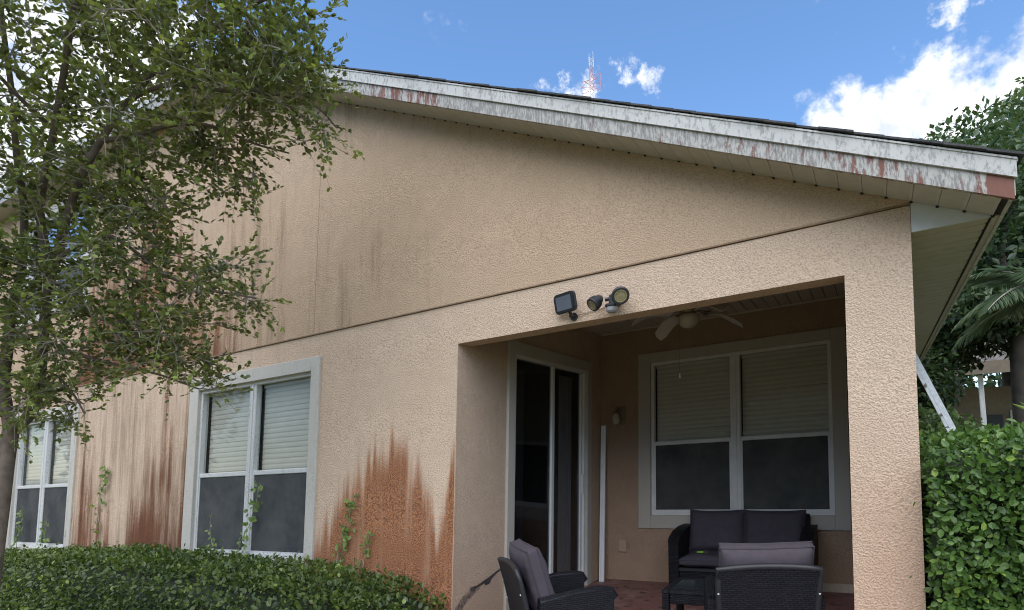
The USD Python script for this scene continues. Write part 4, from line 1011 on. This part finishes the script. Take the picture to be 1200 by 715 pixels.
BLOBS = [   # centre, horizontal and vertical reach, how many branchlets
    ((-3.922, 1.38, 3.819), 0.908, 0.699, 46),
    ((-3.514, 1.71, 3.847), 0.77, 0.536, 40),
    ((-3.041, 1.975, 3.913), 0.448, 0.32, 20),
    ((-2.918, 2.199, 3.687), 0.282, 0.25, 10),
    ((-2.875, 2.415, 3.516), 0.113, 0.1, 3),
    ((-3.413, 2.007, 3.557), 0.59, 0.295, 16),
    ((-3.179, 2.248, 3.469), 0.32, 0.141, 6),
    ((-4.063, 1.617, 3.399), 0.769, 0.419, 30),
    ((-4.484, 1.534, 3.013), 0.364, 0.437, 10),
    ((-4.005, 1.883, 3.003), 0.376, 0.308, 9),
    ((-3.872, 2.164, 2.639), 0.435, 0.268, 12),
    ((-3.665, 2.45, 2.546), 0.132, 0.053, 3),
    ((-4.14, 1.92, 2.314), 0.406, 0.257, 12),
    ((-4.448, 1.593, 2.265), 0.419, 0.384, 14),
    ((-4.01, 2.145, 2.11), 0.301, 0.134, 6),
    ((-3.921, 2.341, 1.969), 0.107, 0.094, 2),
    ((-4.536, 1.662, 1.853), 0.318, 0.176, 6),
    ((-4.618, 1.513, 2.597), 0.291, 0.364, 8),
    ((-3.35, 1.488, 4.199), 1.071, 0.335, 22),
    ((-3.812, 1.111, 4.117), 0.838, 0.419, 12),
    ((-2.841, 1.939, 4.164), 0.384, 0.256, 9),
    ((-4.165, 1.015, 3.348), 0.479, 0.753, 14),
    ((-4.609, 1.128, 2.644), 0.499, 0.642, 10),
    ((-3.528, 2.255, 3.2), 0.146, 0.079, 2),
    ((-4.019, 1.626, 2.627), 0.262, 0.197, 4),
]
r_ = np.random.default_rng(99)
TREE_AT = np.array([-4.81, 1.50, 0.0])
TR = thing("crepe_myrtle_tree", TREE_AT, label="multi-stemmed small-leaved tree at the left, in front of the gable wall", category="tree")
nodes, node_r = [], []
def smooth_path(pts, k_=5):
    pts = np.array(pts, float); n_ = len(pts)
    t_ = np.linspace(0, n_ - 1, (n_ - 1) * k_ + 1)
    P_ = np.vstack([2 * pts[0] - pts[1], pts, 2 * pts[-1] - pts[-2]])
    i_ = np.minimum(t_.astype(int), n_ - 2); u = (t_ - i_)[:, None]
    p0, p1, p2, p3 = P_[i_], P_[i_ + 1], P_[i_ + 2], P_[i_ + 3]
    return .5 * ((2 * p1) + (-p0 + p2) * u + (2 * p0 - 5 * p1 + 4 * p2 - p3) * u ** 2 + (-p0 + 3 * p1 - 3 * p2 + p3) * u ** 3)
for k_, (pts, (ra, rb)) in enumerate(LIMBS):
    pts = [tuple(q) for q in pts]
    if k_ == 0:
        pts = [(TREE_AT[0], TREE_AT[1], -.1), (-4.81, 1.515, .3)] + pts
    sp = smooth_path(pts)
    sp = sp + .02 * (np.stack([meshkit.noise(sp * 3 + 5 * j + k_) for j in range(3)], 1) - .5)
    rr = np.linspace(ra, rb, len(sp))
    part(TR, "trunk" if k_ == 0 else "limb", tube(sp - TREE_AT, rr, 9), M_bark, smooth=60)
    if k_:
        nodes += list(sp); node_r += list(rr)
NODES = np.array(nodes)
branch_meshes, L_base, L_dir, L_nrm, L_size, L_tint = [], [], [], [], [], []
targets = []
for c, rh, rv, n in BLOBS:
    n = int(n * (1.75 if c[2] > 3.1 else 2.7))
    q = unit(r_, n) * (r_.random((n, 1)) ** .42)
    targets.append(np.array(c) + q * np.array([rh, rh, rv]))
targets = np.vstack(targets)
hub = NODES.mean(0)
dist = np.array([np.min(np.linalg.norm(NODES - t, axis=1)) for t in targets])
allnodes = list(NODES)
twig_starts = []
for t in targets[np.argsort(dist)]:
    A = np.array(allnodes)
    dd = np.linalg.norm(A - t, axis=1)
    dd = dd + .35 * np.clip(A[:, 2] - t[2], 0, None)           # rather from below
    s = A[np.argmin(dd)]
    ln = np.linalg.norm(t - s)
    if ln < .05:
        continue
    k_ = max(4, int(ln / .09))
    u = np.linspace(0, 1, k_ + 1)[:, None]
    side = unit(r_, 1)[0] * .12 * ln
    p = s + (t - s) * u + side * np.sin(u * np.pi) + np.array([0, 0, .10 * ln]) * np.sin(u * np.pi) + r_.normal(0, .008, (k_ + 1, 3)) * (u > 0)
    branch_meshes.append(tube(p - TREE_AT, np.linspace(.0045 + .005 * min(ln, 1), .0030, k_ + 1), 5, cap=False))
    allnodes += list(p[1:])
    main = (t - s) / ln
    for j in range(int(6 + ln * 17)):
        q = p[r_.integers(max(1, k_ // 3), k_ + 1)]
        dv = main * .55 + unit(r_, 1)[0] * .8 + (q - hub) * np.array([.12, .12, .05]); dv /= np.linalg.norm(dv)
        twig_starts.append((q, dv, r_.uniform(.12, .30)))
for q, dv, ln in twig_starts:
    sag = np.array([0, 0, -.06 * ln])
    u = np.linspace(0, 1, 4)[:, None]
    p = q + dv * ln * u + sag * u ** 2
    branch_meshes.append(tube(p - TREE_AT, [.0022, .0018, .0014, .001], 3, cap=False))
    n = int(6 + ln * 27)
    u = r_.uniform(.15, 1.0, n)[:, None]
    b = q + dv * ln * u + sag * u ** 2
    sd = np.cross(dv, [0, 0, 1.0]); sd /= np.linalg.norm(sd) + 1e-9
    sgn = np.where(r_.random((n, 1)) < .5, 1, -1)
    L_base.append(b); L_dir.append(sd * sgn * .7 + dv * .75 + np.array([0, 0, .15]) + r_.normal(0, .3, (n, 3)))
    L_nrm.append(np.array([0, 0, .9]) + r_.normal(0, .6, (n, 3)))
    L_size.append(r_.uniform(.023, .043, n))
    L_tint.append(np.clip(r_.normal(.42, .2) + r_.normal(0, .12, n), 0, .95))
part(TR, "branches", cat(branch_meshes), M_twig, kind="stuff")
lb, ldv, lnr, lsz, ltn = (np.concatenate(z) for z in (L_base, L_dir, L_nrm, L_size, L_tint))
ltn[r_.random(len(ltn)) < .04] = 1.0
print("tree leaves", len(lb))
foliage(TR, lb, ldv, lnr, lsz, ltn, M_leaf_tree, singles=200, width=.95)

# ---------------------------------------------------------------- beyond the house, right of it
def leaf_tree(name, label, category, base, h, crowns, n, size, material, trunk_r, seed, gaps=.42, bark=None, group=None, shape="diam", fork=3):
    r_ = np.random.default_rng(seed)
    base = np.array(base, float)
    T_ = thing(name, base, label=label, category=category, group=group)
    lo = crowns[0][0][2] - crowns[0][2] * .75
    sp = np.array([[0, 0, -.2], [r_.normal(0, .05), r_.normal(0, .05), lo * .5], [r_.normal(0, .04), r_.normal(0, .04), lo + .1]])
    tp = smooth_path(sp, 6)
    part(T_, "trunk", tube(tp, np.linspace(trunk_r, trunk_r * .75, len(tp)), 10), bark or M_bark_d, smooth=60)
    bm, B, D_, Nn, Sz, Ti = [], [], [], [], [], []
    tot = sum(c[3] for c in crowns)
    for (c, rh, rv, wgt) in crowns:
        c = np.array(c, float)
        for j in range(fork if rv > .9 else 0):
            e = c + unit(r_, 1)[0] * np.array([rh, rh, rv]) * .75
            p = smooth_path([tp[-1] - [0, 0, .1], tp[-1] * .5 + c * .5 - np.array([0, 0, .1 * rv]), c * .4 + e * .6, e], 4)
            bm.append(tube(p, np.linspace(trunk_r * .32, .010, len(p)), 6, cap=False))
        k_ = int(n * wgt / tot)
        q = unit(r_, k_ * 3) * (r_.random((k_ * 3, 1)) ** .38)
        lump = meshkit.fbm((q * np.array([rh, rh, rv]) + c + base) / (rh * .42), 3, seed)
        q = q[lump > gaps][:k_]; lump = lump[lump > gaps][:k_]
        B.append(c + q * np.array([rh, rh, rv])); D_.append(unit(r_, len(q)) + q * .6 + np.array([0, 0, -.25]))
        Nn.append(np.array([0, 0, 1.0]) + q * .6 + r_.normal(0, .5, (len(q), 3))); Sz.append(size * r_.uniform(.6, 1.3, len(q)))
        Ti.append(np.clip(.25 + 1.1 * (lump - .5) + .25 * q[:, 2] + r_.normal(0, .16, len(q)), 0, .98))
    part(T_, "branches", cat(bm), bark or M_bark_d)
    foliage(T_, np.concatenate(B) + base, np.concatenate(D_), np.concatenate(Nn), np.concatenate(Sz), np.concatenate(Ti), material, shape=shape)
    return T_
leaf_tree("shade_tree", "dark dense shade tree with a thick rough trunk in front of the neighbouring house", "tree", (1.95, 11.0, 0), 7,
          [((-.2, .6, 5.0), 1.3, 1.5, 1.1), ((1.2, .9, 5.6), 1.5, 1.6, 1.0), ((-1.0, 1.6, 4.1), .75, 1.0, .6), ((.4, 1.4, 4.0), 1.1, .75, .7), ((2.4, .5, 4.4), 1.3, 1.2, .5), ((-.9, .8, 3.3), .8, .6, .5), ((.5, .8, 3.35), .9, .5, .5), ((-1.3, 1.0, 2.4), .5, .6, .4), ((-.5, -.3, 3.5), .7, .45, .5), ((.9, -.2, 3.6), .8, .5, .5)], 24000, .13, M_leaf_far, .17, 31, gaps=.38)
leaf_tree("tall_tree", "tall airy light-green tree rising behind the roof corner at the right", "tree", (6.1, 27.0, 0), 16,
          [((-1.6, 0, 11.6), 1.4, 1.3, .5), ((-.5, 0, 13.2), 1.5, 1.5, 1.0), ((1.0, 0, 14.8), 1.7, 1.7, .8), ((1.6, 0, 13.2), 2.0, 2.0, .8), ((-.6, 0, 11.0), 2.2, 1.6, .7), ((2.6, .4, 10.2), 2.2, 2.0, .7)], 12000, .22, M_leaf_far_l, .26, 32, gaps=.51)
leaf_tree("round_tree", "mid-green bushy tree showing just above the roof edge left of the tall tree", "tree", (2.6, 25.0, 0), 14,
          [((0, 0, 11.2), 1.3, 1.6, .8), ((-.9, .5, 9.6), 1.4, 1.6, .8), ((.8, .4, 9.2), 1.6, 1.8, .8)], 7000, .22, M_leaf_far_l, .22, 35, gaps=.43)
leaf_tree("background_tree", "dark green tree filling the gap under the eave behind the shade tree", "tree", (3.4, 21.0, 0), 12,
          [((-1.2, 0, 7.2), 2.0, 2.0, 1), ((1.0, 0, 8.0), 2.2, 2.2, 1), ((-1.6, .5, 5.0), 1.6, 1.4, .7), ((1.6, -.5, 5.4), 2.0, 1.6, .8), ((-.2, .5, 10.0), 2.0, 1.8, .8), ((3.2, 0, 7.2), 2.0, 2.4, .8)], 16000, .22, M_leaf_far, .24, 33, gaps=.34)
leaf_tree("garden_shrub", "sunlit leafy shrub behind the foot of the ladder", "shrub", (.80, 9.2, 0), 2,
          [((0, 0, 1.35), .55, .62, 1), ((.45, .3, 1.15), .45, .5, .7), ((-.25, .5, 1.7), .4, .4, .5)], 3600, .085, M_leaf_bush, .03, 34, gaps=.36)
leaf_tree("dark_shrub", "dark evergreen shrub close to the house corner beneath the ladder", "shrub", (.55, 10.6, 0), 3,
          [((0, 0, 1.5), .6, .8, 1), ((.1, .2, 2.6), .55, .8, .9)], 4000, .10, M_leaf_far, .05, 36, gaps=.30)
leaf_tree("clipped_shrub", "low flat-topped clipped shrub in front of the neighbouring porch", "shrub", (1.45, 9.6, 0), 2,
          [((0, 0, 1.35), .42, .36, 1), ((.55, .1, 1.40), .4, .34, 1)], 3200, .07, M_leaf_bush, .03, 37, gaps=.25)
leaf_tree("distant_trees", "line of distant dark trees closing the view beyond the neighbouring house", "trees", (8.0, 45.0, 0), 12,
          [((x_, r_.uniform(-3, 3), r_.uniform(4, 7)), 4.0, r_.uniform(3.5, 5.5), 1) for x_ in range(-10, 34, 4)], 14000, .55, M_leaf_far, .3, 38, gaps=.30)
stage.GetPrimAtPath("/World/distant_trees").SetCustomDataByKey("kind", "stuff")
# palm
def frond_mesh(p0, az, up, ln, droop, nl, rs):
    u = np.linspace(0, 1, nl)
    h = np.array([math.cos(az), math.sin(az), 0])
    p = p0 + h * (ln * u * math.cos(up))[:, None] + np.array([0, 0, 1.0]) * (ln * u * math.sin(up) - droop * u ** 2.1)[:, None]
    t_ = np.gradient(p, axis=0); t_ /= np.linalg.norm(t_, axis=1, keepdims=True)
    sd = np.cross(t_, [0, 0, 1.0]); sd /= np.linalg.norm(sd, axis=1, keepdims=True)
    k_ = np.arange(4, nl)
    b = np.vstack([p[k_], p[k_]]); n = len(k_)
    s = np.vstack([sd[k_], -sd[k_]])
    d = s * .75 + np.vstack([t_[k_]] * 2) * .75 + np.array([0, 0, -.28]) + rs.normal(0, .06, (2 * n, 3))
    size = np.tile(.42 * np.sin(np.clip(u[k_] * 1.02, 0, 1) * np.pi * .92 + .2) + .08, 2)
    return p, b, d, np.cross(d, np.vstack([t_[k_]] * 2)) * .3 + np.array([0, 0, 1.0]), size
PB = np.array([2.02, 9.0, 0])
PM = thing("palm_tree", PB, label="palm with long grey-green drooping fronds reaching in from the right edge", category="palm tree")
rs = np.random.default_rng(50)
part(PM, "trunk", tube(smooth_path([(0, 0, -.2), (.03, .02, 1.8), (-.02, 0, 3.3)], 6), np.linspace(.15, .11, 13), 12), M_bark_d, smooth=60)
for k in range(15):
    az = math.radians(180 + 24 * k + rs.uniform(-8, 8)); up = math.radians(rs.uniform(12, 60))
    if k == 0: az, up = math.radians(183), math.radians(24)
    if k == 1: az, up = math.radians(196), math.radians(40)
    if k == 14: az, up = math.radians(165), math.radians(8)
    p, b, d, n_, sz = frond_mesh(np.array([-.02, 0, 3.3]), az, up, rs.uniform(1.0, 1.3), rs.uniform(.45, .8), 46, rs)
    fr = part(PM, "frond", tube(p, np.linspace(.018, .004, len(p)), 5), M_twig)
    mm, tt = leaves(b, d, n_, sz, np.clip(rs.normal(.55, .2, len(b)), 0, .95), "diam", .16)
    part(fr, "leaflets", mm, M_frond, var={"tint": tt})
# young yellow-green plant in front of the neighbour's porch
YP = thing("young_palm", (1.58, 8.3, 0), label="small yellow-green spiky plant just above the side hedge", category="plant")
part(YP, "stem", tube([(0, 0, 0), (.02, 0, 1.0), (-.01, 0, 1.78)], [.04, .03, .02], 7), M_bark_d)
for k in range(11):
    az = k * 2.4; el = rs.uniform(.3, 1.2)
    b = np.array([[-.01, 0, 1.76]]); d = np.array([[math.cos(az) * math.cos(el), math.sin(az) * math.cos(el), math.sin(el)]])
    mm, tt = leaves(b, d, np.array([[0, 0, 1.0]]), np.array([rs.uniform(.22, .34)]), np.array([rs.uniform(.7, 1)]), "oval", .45)
    part(YP, "leaf", mm, M_leaf_vine, var={"tint": tt})
# neighbouring house with a porch
NH = thing("neighbour_house", (4.0, 16.0, 0), label="tan single-storey house with white porch posts beyond the trees at the right", category="house")
part(NH, "wall", cat([bx(-3.9, 7, 2.2, 2.4, 0, 3.0), bx(-3.9, -3.7, 2.4, 8, 0, 3.0)]), M_far_wall)
part(NH, "porch_floor", bx(-3.9, 7, -.2, 2.2, 0, .3), M_far_wall)
part(NH, "roof", trimesh.Trimesh(np.array([[-4.3, -.5, 3.32], [7.4, -.5, 3.32], [7.4, 5, 5.3], [-4.3, 5, 5.3], [-4.3, -.5, 3.26], [7.4, -.5, 3.26], [7.4, 5, 5.2], [-4.3, 5, 5.2]]), [[0, 1, 2], [0, 2, 3], [4, 6, 5], [4, 7, 6], [0, 4, 5], [0, 5, 1], [0, 3, 7], [0, 7, 4]], process=False), M_far_roof)
part(NH, "fascia", bx(-4.3, 7.4, -.52, -.5, 3.06, 3.33), M_far_wall)
for xx in (-3.0, -1.95, -1.0, .8, 2.6):
    q = part(NH, "porch_post", bevel_box(xx - .045, xx + .045, -.285, -.195, .3, 3.06, .01), M_far_trim)
    part(q, "post_base", bevel_box(xx - .09, xx + .09, -.33, -.15, .3, .45, .01), M_far_trim)
for xx in (-2.7, -.6, 1.6):
    w_ = part(NH, "window", cat([bx(xx - .5, xx + .5, 2.15, 2.199, 1.0, 1.06), bx(xx - .5, xx + .5, 2.15, 2.199, 2.34, 2.4), bx(xx - .5, xx - .44, 2.15, 2.199, 1.06, 2.34), bx(xx + .44, xx + .5, 2.15, 2.199, 1.06, 2.34)]), M_far_trim)
    part(w_, "pane", bx(xx - .44, xx + .44, 2.17, 2.198, 1.06, 2.34), M_far_dark)
part(NH, "door", bx(-1.6, -.75 - .5, 2.16, 2.199, .3, 2.3), M_far_dark)
for xx in np.arange(-2.9, -1.95, .14):
    part(NH, "baluster", bx(xx - .015, xx + .015, -.26, -.23, .35, 1.1), M_far_trim)

# ---------------------------------------------------------------- radio mast, far behind the house
MB = np.array([-53.5, 120.0, 0])
MS = thing("radio_mast", MB, label="distant red and white lattice radio mast above the roof edge", category="radio mast")
leg_pts = [np.array([.62 * math.cos(a), .62 * math.sin(a)]) for a in (0.4, 0.4 + 2.094, 0.4 + 4.189)]
H_top = 95.2
def strut(a, b, r): return tube([a, b], r, 4)
secs = [(0, 80.0), (80.0, 84.0), (84.0, 87.0), (87.0, 90.0), (90.0, 93.0), (93.0, H_top)]
for k, (za, zb) in enumerate(secs):
    ms = []
    for i_ in range(3):
        a, b = leg_pts[i_], leg_pts[(i_ + 1) % 3]
        ms.append(strut([*a, za], [*a, zb], .085))
        for z_ in np.arange(za, zb - .4, 1.5 if k else 8.0):
            dz = 1.5 if k else 8.0
            ms.append(strut([*a, z_], [*b, min(z_ + dz, zb)], .05)); ms.append(strut([*b, z_], [*a, min(z_ + dz, zb)], .05))
    part(MS, "mast_section", cat(ms), M_tower_r if k in (1, 3, 4) else M_tower_w)
ant = []
for s in (-1, 1):
    R_ = lambda x_, z_: np.array([x_ * CAM_R[0], x_ * CAM_R[1], z_])
    zc = 88.6 if s < 0 else 89.6
    ms = [strut(R_(s * .5, zc + 1.2), R_(s * 2.3, zc + (0.6 if s < 0 else 2.0)), .07), strut(R_(s * .5, zc - 1.6), R_(s * 2.2, zc - 2.2), .06),
          strut(R_(s * 2.25, zc + (.6 if s < 0 else 2.0)), R_(s * 2.2, zc - 2.2), .05), strut(R_(s * .5, zc - .6), R_(s * 2.2, zc - .6), .05), strut(R_(s * .5, zc - 1.6), R_(s * 2.2, zc - .6), .05), strut(R_(s * .5, zc + 1.2), R_(s * 2.2, zc - .6), .05), strut(R_(s * .5, zc + .2), R_(s * 1.6, zc + .9), .10)]
    part(MS, "antenna_bracket", cat(ms), M_tower_r)
for i_ in range(2):
    part(MS, "whip_antenna", strut([*leg_pts[i_], H_top], [*leg_pts[i_], H_top + 1.6], .04), M_tower_w)

# ---------------------------------------------------------------- across the path, behind the camera: the trees that the window panes mirror
for k, (x_, y_, h_, sd) in enumerate(((-18.5, -2.0, 9.0, 71), (-8.0, -12.5, 8.5, 72), (-3.0, -13.0, 7.0, 73), (3.5, -12.5, 8.0, 74), (10.0, -13.5, 7.5, 75), (-13.5, -8.0, 8.0, 76))):
    leaf_tree("roadside_tree", ["leafy tree far left across the path, mirrored in the window panes", "tallest leafy tree across the path, mirrored in the window panes", "leafy tree straight across the path from the gable", "leafy tree across the path facing the porch", "leafy tree far right across the path", "leafy tree across the path to the left, between two taller ones"][k], "tree", (x_, y_, 0), h_,
              [((0, 0, h_ * .58), 3.0, h_ * .36, 1.0), ((1.6, .5, h_ * .42), 2.2, h_ * .30, .6), ((-1.7, -.4, h_ * .40), 2.2, h_ * .30, .6)], 5000, .30, M_leaf_far, .2, sd, gaps=.36, group=None)
